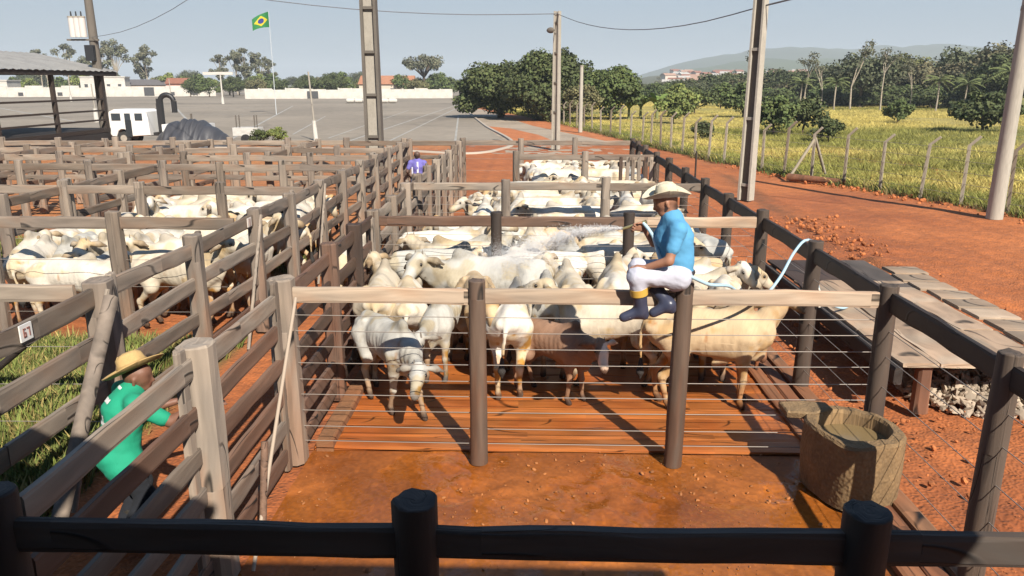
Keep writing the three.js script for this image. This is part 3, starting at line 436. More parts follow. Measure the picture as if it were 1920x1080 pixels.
// ------------------------------------------------------------------ smooth bodies: a distance field meshed by surface nets
function evalPrim(p, x, y, z) {
  const s = p.s || 1, ax = p.a[0], ay = p.a[1], az = p.a[2], dx = p.b[0] - ax, dy = p.b[1] - ay, dz = (p.b[2] - az) / s;
  const px = x - ax, py = y - ay, pz = (z - az) / s, L = dx * dx + dy * dy + dz * dz, t = L > 1e-9 ? cl((px * dx + py * dy + pz * dz) / L) : 0;
  return (Math.hypot(px - dx * t, py - dy * t, pz - dz * t) - (p.ra + (p.rb - p.ra) * t)) * (s < 1 ? .5 + .5 * s : 1);
}
const P = (a, b, ra, rb = ra, o = {}) => ({ a, b, ra, rb, ...o });
function blob(prims, cell, o = {}) {
  const lo = [1e9, 1e9, 1e9], hi = [-1e9, -1e9, -1e9];
  for (const p of prims) for (let k = 0; k < 3; k++) { const r = Math.max(p.ra, p.rb); lo[k] = Math.min(lo[k], p.a[k] - r, p.b[k] - r); hi[k] = Math.max(hi[k], p.a[k] + r, p.b[k] + r); }
  for (let k = 0; k < 3; k++) { lo[k] -= cell * 3; hi[k] += cell * 3; }
  const n = [0, 1, 2].map(k => Math.ceil((hi[k] - lo[k]) / cell) + 1), F = new Float32Array(n[0] * n[1] * n[2]).fill(9), id = (i, j, k) => (k * n[1] + j) * n[0] + i;
  for (const p of prims) {
    const K = p.k ?? o.k ?? .05, r = Math.max(p.ra, p.rb), m = cell * 2.5 + K * .5, b0 = [], b1 = [];
    for (let k = 0; k < 3; k++) { b0[k] = Math.max(0, Math.floor((Math.min(p.a[k], p.b[k]) - r - m - lo[k]) / cell)); b1[k] = Math.min(n[k] - 1, Math.ceil((Math.max(p.a[k], p.b[k]) + r + m - lo[k]) / cell)); }
    for (let k = b0[2]; k <= b1[2]; k++) for (let j = b0[1]; j <= b1[1]; j++) for (let i = b0[0]; i <= b1[0]; i++) {
      const d = evalPrim(p, lo[0] + i * cell, lo[1] + j * cell, lo[2] + k * cell), q = id(i, j, k), f = F[q], h = Math.max(K - Math.abs(f - d), 0) / K;
      F[q] = Math.min(f, d) - h * h * K * .25;
    }
  }
  const vid = new Int32Array(F.length).fill(-1), pos = [], idx = [];
  for (let k = 0; k < n[2] - 1; k++) for (let j = 0; j < n[1] - 1; j++) for (let i = 0; i < n[0] - 1; i++) {
    let c = 0, sx = 0, sy = 0, sz = 0; const f = []; let neg = 0;
    for (let e = 0; e < 8; e++) { const v = F[id(i + (e & 1), j + (e >> 1 & 1), k + (e >> 2))]; f.push(v); if (v < 0) neg++; }
    if (!neg || neg === 8) continue;
    for (let e = 0; e < 8; e++) for (const b of [1, 2, 4]) if (!(e & b)) { const a0 = f[e], a1 = f[e | b]; if ((a0 < 0) !== (a1 < 0)) { const t = a0 / (a0 - a1); sx += (e & 1) + (b === 1 ? t : 0); sy += (e >> 1 & 1) + (b === 2 ? t : 0); sz += (e >> 2) + (b === 4 ? t : 0); c++; } }
    vid[id(i, j, k)] = pos.length / 3; pos.push(lo[0] + (i + sx / c) * cell, lo[1] + (j + sy / c) * cell, lo[2] + (k + sz / c) * cell);
  }
  const quad = (a, b, c, d, fl) => { if (a < 0 || b < 0 || c < 0 || d < 0) return; if (fl) idx.push(a, b, c, a, c, d); else idx.push(a, c, b, a, d, c); };
  for (let k = 1; k < n[2] - 1; k++) for (let j = 1; j < n[1] - 1; j++) for (let i = 1; i < n[0] - 1; i++) {
    const f = F[id(i, j, k)] < 0;
    if (f !== F[id(i + 1, j, k)] < 0) quad(vid[id(i, j - 1, k - 1)], vid[id(i, j, k - 1)], vid[id(i, j, k)], vid[id(i, j - 1, k)], f);
    if (f !== F[id(i, j + 1, k)] < 0) quad(vid[id(i - 1, j, k - 1)], vid[id(i - 1, j, k)], vid[id(i, j, k)], vid[id(i, j, k - 1)], f);
    if (f !== F[id(i, j, k + 1)] < 0) quad(vid[id(i - 1, j - 1, k)], vid[id(i, j - 1, k)], vid[id(i, j, k)], vid[id(i - 1, j, k)], f);
  }
  const uv = [], col = [];
  for (let i = 0; i < pos.length; i += 3) {
    const x = pos[i], y = pos[i + 1], z = pos[i + 2]; uv.push((x + z * .7) * (o.uv || 1), (y + z * .2) * (o.uv || 1));
    let W = 0, r = 0, g = 0, b = 0; for (const p of prims) { const d = evalPrim(p, x, y, z); if (d > .12) continue; const w = Math.exp(-Math.max(d, -.03) * (o.sharp || 70)); const c = p.c || [1, 1, 1]; W += w; r += w * c[0]; g += w * c[1]; b += w * c[2]; }
    let c = W ? [r / W, g / W, b / W] : [1, 1, 1]; if (o.col) c = o.col(x, y, z, c); col.push(...c);
  }
  return geoFrom(pos, idx, uv, col);
}
// ------------------------------------------------------------------ cattle
// local axes: the animal looks along +x, its left side is -z
function cowPose(o) {
  const c = o.cell || .023, leg = o.leg || [0, 0, 0, 0], D = [.30, .26, .235], G = [.62, .60, .57], MU = [.86, .8, .7];
  const hd = V(...o.dir).normalize(), pl = V(...o.poll), at = (t, up = 0, lat = 0) => { const side = V(0, 1, 0).cross(hd).normalize().multiplyScalar(lat), u = hd.clone().cross(V(0, 1, 0)).cross(hd).normalize().multiplyScalar(up); const q = pl.clone().addScaledVector(hd, t).add(u).add(side); return [q.x, q.y, q.z]; };
  const s = .75, L = [];
  L.push(P([-.66, 1.09, 0], [-.25, 1.07, 0], .235, .262, { s, k: .1 }), P([-.25, 1.05, 0], [.3, 1.01, 0], .275, .30, { s, k: .1 }), P([.3, 1.02, 0], [.6, 1.01, 0], .30, .215, { s: .78, k: .1 }), P([-.05, .91, 0], [.4, .85, 0], .18, .19, { s, k: .12 }));
  L.push(P([-.78, 1.26, 0], [.3, 1.29, 0], .05, .065, { k: .09 }), P([.28, 1.30, 0], [.41, 1.38, 0], .095, .095, { s: .7, k: .09, c: G }));
  for (const z of [-1, 1]) L.push(P([-.5, 1.25, z * .17], [-.56, 1.22, z * .19], .05, .05, { k: .07 }), P([-.86, 1.13, z * .1], [-.8, 1.1, z * .12], .06, .07, { k: .1 }));
  // neck, dewlap
  const nb = [.5, 1.06, 0], th = at(.02, -.05);
  L.push(P(nb, th, .195, .112, { s: .7, k: .12, c: G.map(g => g + .15) }), P([.56, .84, 0], at(.1, -.16), .13, .05, { s: .3, k: .08, c: [.88, .85, .8] }), P([.62, .72, 0], [.5, .8, 0], .09, .14, { s: .34, k: .08 }));
  // head
  L.push(P(at(0), at(.18, .0), .115, .105, { s: .9, k: .05 }), P(at(.18, -.005), at(.40, -.015), .092, .066, { k: .04 }), P(at(.1, -.085), at(.36, -.06), .065, .045, { k: .05, c: [.9, .86, .8] }), P(at(.43, -.02), at(.455, -.03), .066, .06, { k: .03, c: D }));
  for (const z of [-1, 1]) {
    L.push(P(at(.0, .02, z * .1), at(-.04, -.03, z * .22), .03, .05, { k: .02, c: [.8, .75, .7] }), P(at(-.04, -.03, z * .22), at(-.06, -.11, z * .33), .048, .018, { k: .03, c: D }), P(at(.12, .045, z * .085), at(.16, .045, z * .085), .032, .03, { k: .03, c: [.42, .38, .34] }));
  }
  // legs; leg[i] shifts the hoof along x: front left, front right, hind left, hind right
  const HF = [.16, .13, .115];
  [-1, 1].forEach((z, i) => {
    const f = leg[i], h = leg[2 + i], zz = z * .145;
    L.push(P([.42, .98, z * .14], [.40 + f * .2, .68, zz], .15, .078, { k: .07 }), P([.40 + f * .2, .68, zz], [.43 + f * .55, .40, zz], .07, .046, { k: .05 }), P([.43 + f * .55, .40, zz], [.41 + f, .12, zz], .046, .034, { k: .04, c: MU }), P([.41 + f, .11, zz], [.455 + f, .045, zz], .04, .045, { k: .03, c: HF }), P([.455 + f, .03, zz], [.475 + f, .03, zz], .042, .036, { k: .02, c: HF }));
    L.push(P([-.6, 1.02, z * .13], [-.46 + h * .15, .74, z * .165], .2, .125, { k: .1 }), P([-.46 + h * .15, .74, z * .165], [-.70 + h * .5, .46, zz], .09, .048, { k: .06 }), P([-.72 + h * .5, .48, zz], [-.67 + h, .13, zz], .048, .036, { k: .04, c: MU }), P([-.67 + h, .12, zz], [-.62 + h, .045, zz], .04, .046, { k: .03, c: HF }), P([-.62 + h, .03, zz], [-.6 + h, .03, zz], .042, .036, { k: .02, c: HF }));
  });
  L.push(P([.05, .60, 0], [.16, .64, 0], .05, .07, { s: .5, k: .08 }));
  // tail
  const tw = o.tail || 0;
  L.push(P([-.88, 1.2, 0], [-.955, 1.02, tw * .3], .042, .03, { k: .04 }), P([-.955, 1.02, tw * .3], [-.95, .68, tw], .028, .018, { k: .02, c: [.9, .86, .8] }));
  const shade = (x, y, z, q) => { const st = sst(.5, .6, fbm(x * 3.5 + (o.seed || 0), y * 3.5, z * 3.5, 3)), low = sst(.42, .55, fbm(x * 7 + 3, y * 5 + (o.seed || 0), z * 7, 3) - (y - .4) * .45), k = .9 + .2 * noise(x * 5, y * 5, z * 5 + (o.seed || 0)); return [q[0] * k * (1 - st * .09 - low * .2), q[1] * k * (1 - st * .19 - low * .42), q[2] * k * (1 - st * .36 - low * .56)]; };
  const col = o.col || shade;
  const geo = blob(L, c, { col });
  { const q = geo.attributes.position, nn = geo.attributes.normal, sd = o.seed || 0; for (let i = 0; i < q.count; i++) { const x = q.getX(i), y = q.getY(i), z = q.getZ(i), rib = sst(-.42, -.3, x) * sst(.42, .3, x) * sst(.78, .9, y) * sst(1.26, 1.1, y), fold = sst(.4, .55, x) * sst(1.05, .85, x) * sst(.75, .9, y); const d = rib * .0028 * Math.sin(x * 62 + y * 5 + sd) + fold * .0045 * Math.sin(x * 48 + y * 22 + noise(x * 6, y * 6, z * 6 + sd) * 5) + (fbm(x * 5, y * 5, z * 5 + sd, 3) - .5) * .022; q.setXYZ(i, x + nn.getX(i) * d, y + nn.getY(i) * d, z + nn.getZ(i) * d); } geo.computeVertexNormals(); }
  const eye = new THREE.SphereGeometry(.026, 8, 6), tuft = blob([P([-.95, .7, tw], [-.955, .52, tw * 1.05], .022, .05, { k: .02 }), P([-.955, .52, tw * 1.05], [-.95, .42, tw], .05, .012, { k: .02 })], .015);
  const horn = new THREE.ConeGeometry(.022, .12, 7);
  return { geo, eye, tuft, horn, at, o };
}
const GEN = (c) => ({
  level: cowPose({ poll: [1.0, 1.36, 0], dir: [.8, -.6, 0], leg: [.03, -.05, .04, -.08], tail: .05, seed: 1, cell: c }),
  low: cowPose({ poll: [1.12, 1.0, 0], dir: [.62, -.78, 0], leg: [-.05, .07, -.06, .06], tail: -.06, seed: 5, cell: c }),
  left: cowPose({ poll: [.93, 1.36, -.24], dir: [.35, -.5, -.8], leg: [.05, -.04, -.02, .07], tail: .1, seed: 9, cell: c }),
  right: cowPose({ poll: [.93, 1.34, .24], dir: [.38, -.52, .8], leg: [.04, .02, .05, -.05], tail: -.1, seed: 13, cell: c }),
  up: cowPose({ poll: [.92, 1.52, .05], dir: [.96, -.22, .12], leg: [0, .06, .06, -.03], tail: .04, seed: 17, cell: c }),
  charge: cowPose({ poll: [1.08, .96, .12], dir: [.7, -.45, .55], leg: [.26, -.2, -.24, .18], tail: .16, seed: 21, cell: c * .87 }),
});
const poses = GEN(.023), far = GEN(.036);
const calfCol = (x, y, z, q) => { const w = noise(x * 9, y * 9, z * 9), wf = x > 1.02 + .1 * w - .08 ? 1 : 0, d = .8 + .4 * w; return wf && q[0] > .5 ? [3.4, 3.3, 3.1] : [q[0] * d, q[1] * d, q[2] * d]; };
poses.calf = cowPose({ poll: [.98, 1.22, .16], dir: [.5, -.66, .5], leg: [.06, -.06, .08, -.05], tail: .05, seed: 25, cell: .02, col: (x, y, z, q) => { const d = .8 + .4 * noise(x * 6, y * 6, z * 6); const f = (x > 1.08 && q[0] > .45) ? 3.2 : 1; return [q[0] * d * f, q[1] * d * f * (f > 1 ? 1.3 : 1), q[2] * d * f * (f > 1 ? 1.6 : 1)]; } });
const hide = (c) => std(c, .82, { map: hideMap, bumpMap: hideBump, bumpScale: .012, vertexColors: true });
const coat = { white: hide([.70, .63, .53]), cream: hide([.65, .56, .43]), grey: hide([.54, .52, .47]), tan: hide([.62, .45, .27]), brown: hide([.32, .18, .11]), ruddy: hide([.42, .19, .09]), dun: hide([.36, .25, .16]), bright: hide([.77, .71, .62]) };
const eyeM = std([.015, .012, .01], .25), tuftM = std([.03, .025, .022], .9), hornM = std([.2, .17, .14], .6);
const protoCache = {};
const feet = [];
function feetOf(pos, turn, sc) { const c = Math.cos(turn), s = -Math.sin(turn); return [[-.62, .27], [-.1, .3], [.42, .29], [.95, .2]].map(([d, r]) => [pos[0] + c * d * sc, pos[2] + s * d * sc, r * sc]); }
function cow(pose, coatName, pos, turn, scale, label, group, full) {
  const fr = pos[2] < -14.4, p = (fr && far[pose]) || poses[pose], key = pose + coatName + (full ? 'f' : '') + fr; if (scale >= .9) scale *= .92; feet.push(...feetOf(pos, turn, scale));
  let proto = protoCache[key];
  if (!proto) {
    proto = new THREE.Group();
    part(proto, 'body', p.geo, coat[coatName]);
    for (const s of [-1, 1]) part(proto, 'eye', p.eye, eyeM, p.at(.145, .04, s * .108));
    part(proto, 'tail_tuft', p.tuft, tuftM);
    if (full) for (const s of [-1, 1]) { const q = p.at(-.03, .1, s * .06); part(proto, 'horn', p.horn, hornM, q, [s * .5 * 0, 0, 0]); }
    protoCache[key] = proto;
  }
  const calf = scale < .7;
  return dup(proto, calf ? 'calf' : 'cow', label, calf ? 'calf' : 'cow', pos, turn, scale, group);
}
function pack(x0, x1, z0, z1, n, seed, y, label, group, bias = .6, tight = 1) { // fill a pen with standing animals that do not overlap
  const r = rng(seed), ps = ['level', 'level', 'low', 'left', 'right', 'up'], cs = ['white', 'white', 'bright', 'cream', 'cream', 'grey', 'grey', 'tan']; let k = 0;
  for (let t = 0; t < 9000 && k < n; t++) {
    const x = x0 + r() * (x1 - x0), z = z0 + r() * (z1 - z0), turn = (r() < bias ? (r() < .5 ? 0 : Math.PI) : (r() < .5 ? 1 : -1) * Math.PI / 2) + (r() - .5) * .7, sc = .8 + r() * .12, f = feetOf([x, y, z], turn, sc);
    if (f.some(([a, b, q]) => a - q < x0 || a + q > x1 || b + q > z0 || b - q < z1) || f.some(([a, b, q]) => feet.some(([c, d, w]) => Math.hypot(a - c, b - d) < (q + w) * tight - .1))) continue;
    cow(pick(ps, r), pick(cs, r), [x, y, z], turn, sc, label, group); k++;
  }
}
const H = Math.PI / 2, PI = Math.PI, fy = .03;
// nearest pen
const GA = 'cattle in the nearest pen';
cow('left', 'cream', [-1.98, fy, -9.75], H + .06, 1, 'cream cow seen from behind against the left fence of the washed pen', GA, 1);
cow('left', 'grey', [-.62, fy, -10.42], PI - .05, 1.06, 'big pale grey cow standing side on, looking left behind the shaking one', GA, 1);
cow('charge', 'grey', [-1.62, fy, -8.28], -.92, .78, 'pale cow lowering and shaking its head, stepping toward the near gate', GA, 1);
cow('low', 'grey', [-1.12, fy, -9.38], -H - .25, .76, 'dark eared grey cow facing the viewer behind the shaking one', GA, 1);
cow('low', 'bright', [-.22, fy, -9.1], H - .08, .95, 'white cow with its broad rump just right of the left gate post', GA, 1);
cow('left', 'cream', [.52, fy, -9.95], H + .12, .98, 'cream cow seen from behind above the white faced calf', GA, 1);
cow('calf', 'brown', [.28, fy, -8.62], -.62, .69, 'brown calf with a white face in the middle of the boarded floor', GA, 1);
cow('right', 'white', [1.16, fy, -10.25], H - .12, 1, 'white cow with a black tail tuft left of the seated man\'s boots', GA, 1);
cow('low', 'dun', [1.72, fy, -9.65], -H + .05, .72, 'dark dun cow standing in the shade beneath the seated man', GA, 1);
cow('left', 'tan', [2.08, fy, -8.42], .02, .87, 'tan cow standing side on below the rail right of the seated man', GA, 1);
cow('low', 'ruddy', [2.86, fy, -9.75], -H - .06, .68, 'red brown calf facing the viewer in the dark corner', GA, 1);
cow('right', 'bright', [2.1, fy, -10.62], .1, .95, 'white cow at the back right of the washed pen behind the tan one', GA, 1);
// second pen
const GB = 'cattle in the second pen';
cow('right', 'cream', [-1.15, 0, -12.1], PI, .98, 'cream cow looking left beside the left post of the brown rail', GB, 1);
cow('low', 'cream', [-.02, 0, -12.55], H + .05, 1, 'cream cow with folded skin seen from behind, right of the dark middle post', GB);
cow('low', 'grey', [.58, 0, -12.7], -H + .1, .95, 'grey cow with a dark lowered face in the middle of the second pen', GB);
cow('level', 'white', [1.55, 0, -11.78], .04, 1.02, 'large pale cow standing broadside behind the brown rail by the spray', GB);
cow('up', 'grey', [2.75, 0, -12.9], H + .5, 1, 'cow with a raised head just behind the man\'s shoulder', GB);
for (const [q, c, x, z, t] of [['level', 'white', -1.2, -13.95, .15], ['low', 'cream', .05, -14.0, H], ['left', 'tan', .95, -13.7, .2], ['level', 'white', 1.75, -14.15, PI - .1], ['up', 'bright', -1.5, -13.1, .1], ['level', 'white', 2.85, -11.9 - 2.6, H]])
  cow(q, c, [x, 0, z], t, .97, 'pale cow packed in the back of the second pen behind the brown rail', 'cattle at the back of the second pen');
// third and fourth pens
const GC = 'cattle behind the grey cross rail';
cow('level', 'bright', [-1.02, 0, -16.1], H, .96, 'white cow standing apart at the left of the third pen', 'cattle in the third pen');
for (const [q, c, x, z, t] of [['left', 'white', -.3, -16.6, H - .1], ['level', 'bright', .75, -15.75, PI], ['right', 'white', .5, -17.1, .2], ['level', 'cream', 1.3, -16.9, H + .1], ['low', 'white', 2.3, -15.9, PI + .1], ['level', 'bright', 2.15, -17.2, H], ['up', 'white', 2.8, -17.6, H + .2], ['left', 'cream', -.1, -18.7, .1], ['level', 'white', 1.6, -18.9, PI], ['right', 'white', .4, -19.8, .1], ['level', 'cream', 2.2, -20, PI]])
  cow(q, c, [x, 0, z], t, 1, 'white cow crowded in the third pen behind the grey cross rail', GC);
for (const [q, c, x, z, t] of [['level', 'bright', .1, -22.5, H + .3], ['left', 'white', .75, -22.4, .1], ['level', 'bright', 1.3, -23.2, H], ['right', 'white', 1.9, -22.5, PI], ['level', 'cream', 2.5, -23.3, H], ['low', 'bright', .3, -24.2, .1], ['level', 'white', 1.4, -24.6, PI], ['up', 'white', 2.6, -24.4, .2], ['level', 'bright', 2.9, -22.2, H]])
  cow(q, c, [x, 0, z], t, 1.02, 'white cow of the farthest herd below the lamp pole', 'cattle of the farthest herd');
// left pens
const GL = 'cattle in the front left pen';
cow('low', 'white', [-8.35, 0, -12.7], -H - .1, .98, 'white cow with lowered head at the left end of the left herd', GL, 1);
cow('low', 'grey', [-7.72, 0, -12.5], -H + .15, .95, 'grey necked cow with lowered head, second from the left', GL, 1);
cow('level', 'cream', [-7.08, 0, -12.6], -H, .98, 'cream cow facing the viewer, third from the left', GL, 1);
cow('low', 'white', [-6.45, 0, -12.45], -H + .1, 1, 'white cow with lowered face left of the second rail post', GL, 1);
cow('left', 'white', [-5.55, 0, -12.0], PI, 1, 'white cow side on right of the second rail post', GL, 1);
for (const [q, c, x, z, t] of [['level', 'white', -7.9, -13.9, .1], ['level', 'bright', -6.3, -13.75, PI], ['up', 'cream', -5.3, -13.1, .15], ['level', 'white', -5.0, -13.85, PI], ['left', 'white', -4.75, -12.5, H]])
  cow(q, c, [x, 0, z], t, 1, 'white cow packed behind the front row of the left herd', 'cattle behind the front row on the left');
for (const [q, c, x, z, t] of [['up', 'bright', -7.9, -16.0, -H + .3], ['level', 'white', -7.1, -15.6, .2], ['low', 'cream', -6.9, -16.6, PI], ['level', 'bright', -5.7, -15.5, PI], ['right', 'white', -5.2, -16.3, .1], ['level', 'white', -5.4, -17.3, PI], ['left', 'cream', -7.3, -17.4, .1], ['level', 'white', -4.85, -15.6, H]])
  cow(q, c, [x, 0, z], t, 1, 'white cow in the second herd of the left pens', 'cattle of the second left herd');
pack(-2.25, 3.25, -8.6, -11.05, 12, 501, fy, 'pale animal crowded at the back of the washed pen', 'cattle at the back of the washed pen', .4, .78);
pack(-2.25, 3.25, -11.2, -14.9, 16, 502, 0, 'pale animal in the second pen', 'cattle at the back of the second pen', .6, .82);
pack(-1.6, 3.25, -15.1, -21, 16, 503, 0, 'pale animal in the third pen', 'cattle behind the grey cross rail');
pack(-.6, 3.25, -21.2, -26.2, 12, 504, 0, 'pale animal of the farthest herd', 'cattle of the farthest herd');
pack(-8.85, -4.25, -10.95, -14.2, 18, 505, 0, 'pale animal in the front left pen', 'cattle behind the front row on the left', .5, .8);
pack(-8.85, -4.25, -14.4, -18.2, 16, 506, 0, 'pale animal of the second left herd', 'cattle of the second left herd', .6, .85);
cow('level', 'ruddy', [-3.0, 0, -14.3], -H, .92, 'reddish cow coming along the narrow alley toward the viewer', 'cattle in the alley');
cow('level', 'dun', [-3.05, 0, -18.5], -H + .05, .95, 'dun cow in the alley behind the reddish cow', 'cattle in the alley');
cow('level', 'white', [-2.95, 0, -12.2], H, .85, 'white calf in the alley ahead of the reddish cow', 'cattle in the alley');

// ------------------------------------------------------------------ people
const SK = [1, 1, 1];
function hand(w, d, n, curl, thumbSide, k = 1) { // wrist, direction of the fingers, palm normal (fingers curl toward it)
  const W = V(...w), D = V(...d).normalize(), S = D.clone().cross(V(...n)).normalize(), N = S.clone().cross(D).normalize(), L = [], q = (v) => [v.x, v.y, v.z];
  const at = (a, b, c) => W.clone().addScaledVector(D, a * k).addScaledVector(S, b * k).addScaledVector(N, c * k);
  for (const b of [-.026, -.009, .009, .026]) L.push(P(q(at(0, b * .6, 0)), q(at(.085, b, 0)), .016 * k, .0135 * k, { k: .015 }));
  [-.031, -.0105, .0105, .031].forEach((b, i) => {
    const len = [.062, .076, .08, .07][i], segs = [.45, .32, .25]; let p = at(.09, b, 0), ang = 0;
    for (const s of segs) { ang += curl * (.8 + .2 * i / 3); const dir = D.clone().multiplyScalar(Math.cos(ang)).addScaledVector(N, Math.sin(ang)), e = p.clone().addScaledVector(dir, len * s * 1.25 * k); L.push(P(q(p), q(e), .0098 * k, .0085 * k, { k: .004 })); p = e; }
  });
  const t0 = at(.02, thumbSide * .03, .008), t1 = at(.055, thumbSide * .058, .02), t2 = at(.09, thumbSide * .05, .035);
  L.push(P(q(t0), q(t1), .014 * k, .011 * k, { k: .01 }), P(q(t1), q(t2), .011 * k, .009 * k, { k: .006 }));
  return blob(L, .0055, { k: .008 });
}
function headPrims(c, f) { // centre, facing
  const C = V(...c), Fw = V(...f).normalize(), Sd = V(0, 1, 0).cross(Fw).normalize(), U = Fw.clone().cross(Sd).normalize(), at = (a, u, s) => { const q = C.clone().addScaledVector(Fw, a).addScaledVector(U, u).addScaledVector(Sd, s); return [q.x, q.y, q.z]; };
  const L = [P(at(-.025, .04, 0), at(.02, .035, 0), .09, .085, { k: .03 }), P(at(.03, -.03, 0), at(.045, -.075, 0), .066, .045, { k: .04 }), P(at(.085, .012, 0), at(.108, -.03, 0), .012, .017, { k: .015 }),
    P(at(.09, -.055, -.018), at(.09, -.055, .018), .01, .01, { k: .008, c: [.8, .55, .5] })];
  for (const s of [-1, 1]) L.push(P(at(-.01, .01, s * .088), at(-.015, -.035, s * .086), .018, .013, { k: .008 }), P(at(.082, .022, s * .034), at(.084, .022, s * .036), .011, .011, { k: .004, c: [.12, .09, .08] }), P(at(.07, .04, s * .02), at(.07, .036, s * .05), .012, .01, { k: .01, c: [.5, .4, .35] }));
  L.push(P(at(-.055, .02, 0), at(-.06, -.06, 0), .06, .04, { k: .02, c: [.1, .08, .07] }));
  return { L, at };
}
function hat(col, band, sc = 1, flat = 0) {
  const g = new THREE.Group(), m = std(col, .9, { map: rep(concMap, 3), bumpMap: rep(hideBump, 4), bumpScale: .003, side: THREE.DoubleSide });
  const prof = [[0, .115], [.035, .112], [.065, .104], [.082, .085], [.09, .045], [.096, .006], [.12, 0], [.16, .004], [.195, .014], [.2, .018], [.197, .012], [.16, -.004], [.12, -.008], [.09, -.004]].map(p => new THREE.Vector2(...p));
  const lg = new THREE.LatheGeometry(prof, 40), q = lg.attributes.position;
  for (let i = 0; i < q.count; i++) { let x = q.getX(i), y = q.getY(i), z = q.getZ(i); const r = Math.hypot(x, z); if (r > .1) y += (1 - flat) * Math.abs(z / r) ** 2 * (r - .1) * .55 - (1 - flat * .6) * (x / r) ** 2 * (r - .1) * .18; if (y > .09) y -= Math.max(0, .03 - Math.abs(z)) * 1.1; q.setXYZ(i, x * 1.12 * sc, y * 1.12 * sc, z * sc); } lg.computeVertexNormals();
  part(g, 'crown', lg, m);
  const bd = new THREE.CylinderGeometry(.096, .1, .026, 32, 1, true); bd.scale(1.12 * sc, 1.1, sc); bd.translate(0, .03 * sc, 0); part(g, 'hat_band', bd, std(band, .8, { side: THREE.DoubleSide }));
  return g;
}
function human(g, J, o) {
  const c = o.cell || .013, h = headPrims(J.head, J.face), B = [...h.L], skin = std(o.skin, .6, { vertexColors: true, bumpMap: rep(hideBump, 6), bumpScale: .001 });
  B.push(P(J.neck, h.at(-.02, -.05, 0), .058, .052, { k: .03 }), P(J.chest, J.neck, .1, .06, { k: .05 }), P(J.hip, J.chest, .1, .12, { k: .06 }));
  const T = [], S = [], TR = [], lerp = (a, b, t) => a.map((v, i) => v + (b[i] - v) * t), kn = o.wrink || .05;
  if (o.hem) for (const q of [-1, 1]) S.push(P([J.hip[0] + .03, J.hip[1] - o.hem, q * .08], [J.hip[0], J.hip[1], q * .05], .158, .15, { k: .06 }));
  S.push(P(lerp(J.hip, J.waist, .1), J.waist, .15, .142, { s: o.ts || 1, k: .06 }), P(J.waist, J.chest, .142, .158, { k: .06 }), P(J.chest, J.neck, .158, .075, { k: .08 }), P(lerp(J.chest, J.neck, .72), lerp(J.chest, J.neck, .8), .07, .07, { k: .05 }));
  for (const s of ['L', 'R']) {
    B.push(P(J['sh' + s], J['el' + s], .056, .042, { k: .03 }), P(J['el' + s], J['wr' + s], .045, .029, { k: .02 }), P(J['hp' + s], J['kn' + s], .078, .055, { k: .04 }), P(J['kn' + s], J['an' + s], .055, .038, { k: .03 }));
    S.push(P(J.neck, J['sh' + s],   .072, .07, { k: .06 }), P(J['sh' + s], lerp(J['sh' + s], J['el' + s], o.sleeve || .62), .072, .064, { k: .05 }));
    TR.push(P(J.hip, J['hp' + s], o.hipR || .13, o.hipR || .125, { k: .06 }), P(J['hp' + s], J['kn' + s], o.hipR || .115, .082, { k: .05 }), P(J['kn' + s], lerp(J['kn' + s], J['an' + s], o.trouserEnd || .9), .082, .068, { k: .04 }));
  }
  const wr = (f, a) => (x, y, z, q) => { const k = .9 + .2 * fbm(x * f, y * f * .7, z * f, 3); return q.map(v => v * k); };
  const fold = (geo, amp, f) => { const p = geo.attributes.position, n = geo.attributes.normal; for (let i = 0; i < p.count; i++) { const x = p.getX(i), y = p.getY(i), z = p.getZ(i), d = (fbm(x * f, y * f * 1.6 + x * f * .5, z * f, 3) - .5) * amp; p.setXYZ(i, x + n.getX(i) * d, y + n.getY(i) * d, z + n.getZ(i) * d); } geo.computeVertexNormals(); return geo; };
  let body = blob(B, c, { k: .03, sharp: 140 });
  const hands = o.hands.map(a => hand(...a)); body = mergeGeometries([body, ...hands]);
  part(g, 'body', body, skin);
  const shirt = part(g, 'shirt', fold(blob(S, c, { col: wr(9) }), .022, 8), o.shirt), tr = part(g, 'trousers', fold(blob(TR, c, { col: wr(9) }), .024, 9), o.trousers);
  for (const s of ['L', 'R']) if (o.boots) {
    const k = J['kn' + s], a = J['an' + s], t = J['to' + s], top = lerp(k, a, o.bootTop ?? .55), heel = lerp(a, t, -.2);
    const bt = part(g, 'boot', blob([P(top, a, .074, .058, { k: .03 }), P(a, t, .056, .046, { k: .04 }), P([a[0], a[1] - .03, a[2]], [heel[0], a[1] - .05, heel[2]], .05, .04, { k: .03 })], c, {}), o.boots);
    if (o.cuff) part(bt, 'boot_cuff', (() => { const A = V(...lerp(k, a, (o.bootTop ?? .55) - .1)), Bv = V(...lerp(k, a, (o.bootTop ?? .55) + .09)); return rod(A, Bv, .083, .081, 16); })(), o.cuff);
  }
  return { shirt, tr, h };
}
const cloth = (c) => std(c, .85, { vertexColors: true, bumpMap: rep(hideBump, 5), bumpScale: .002 });
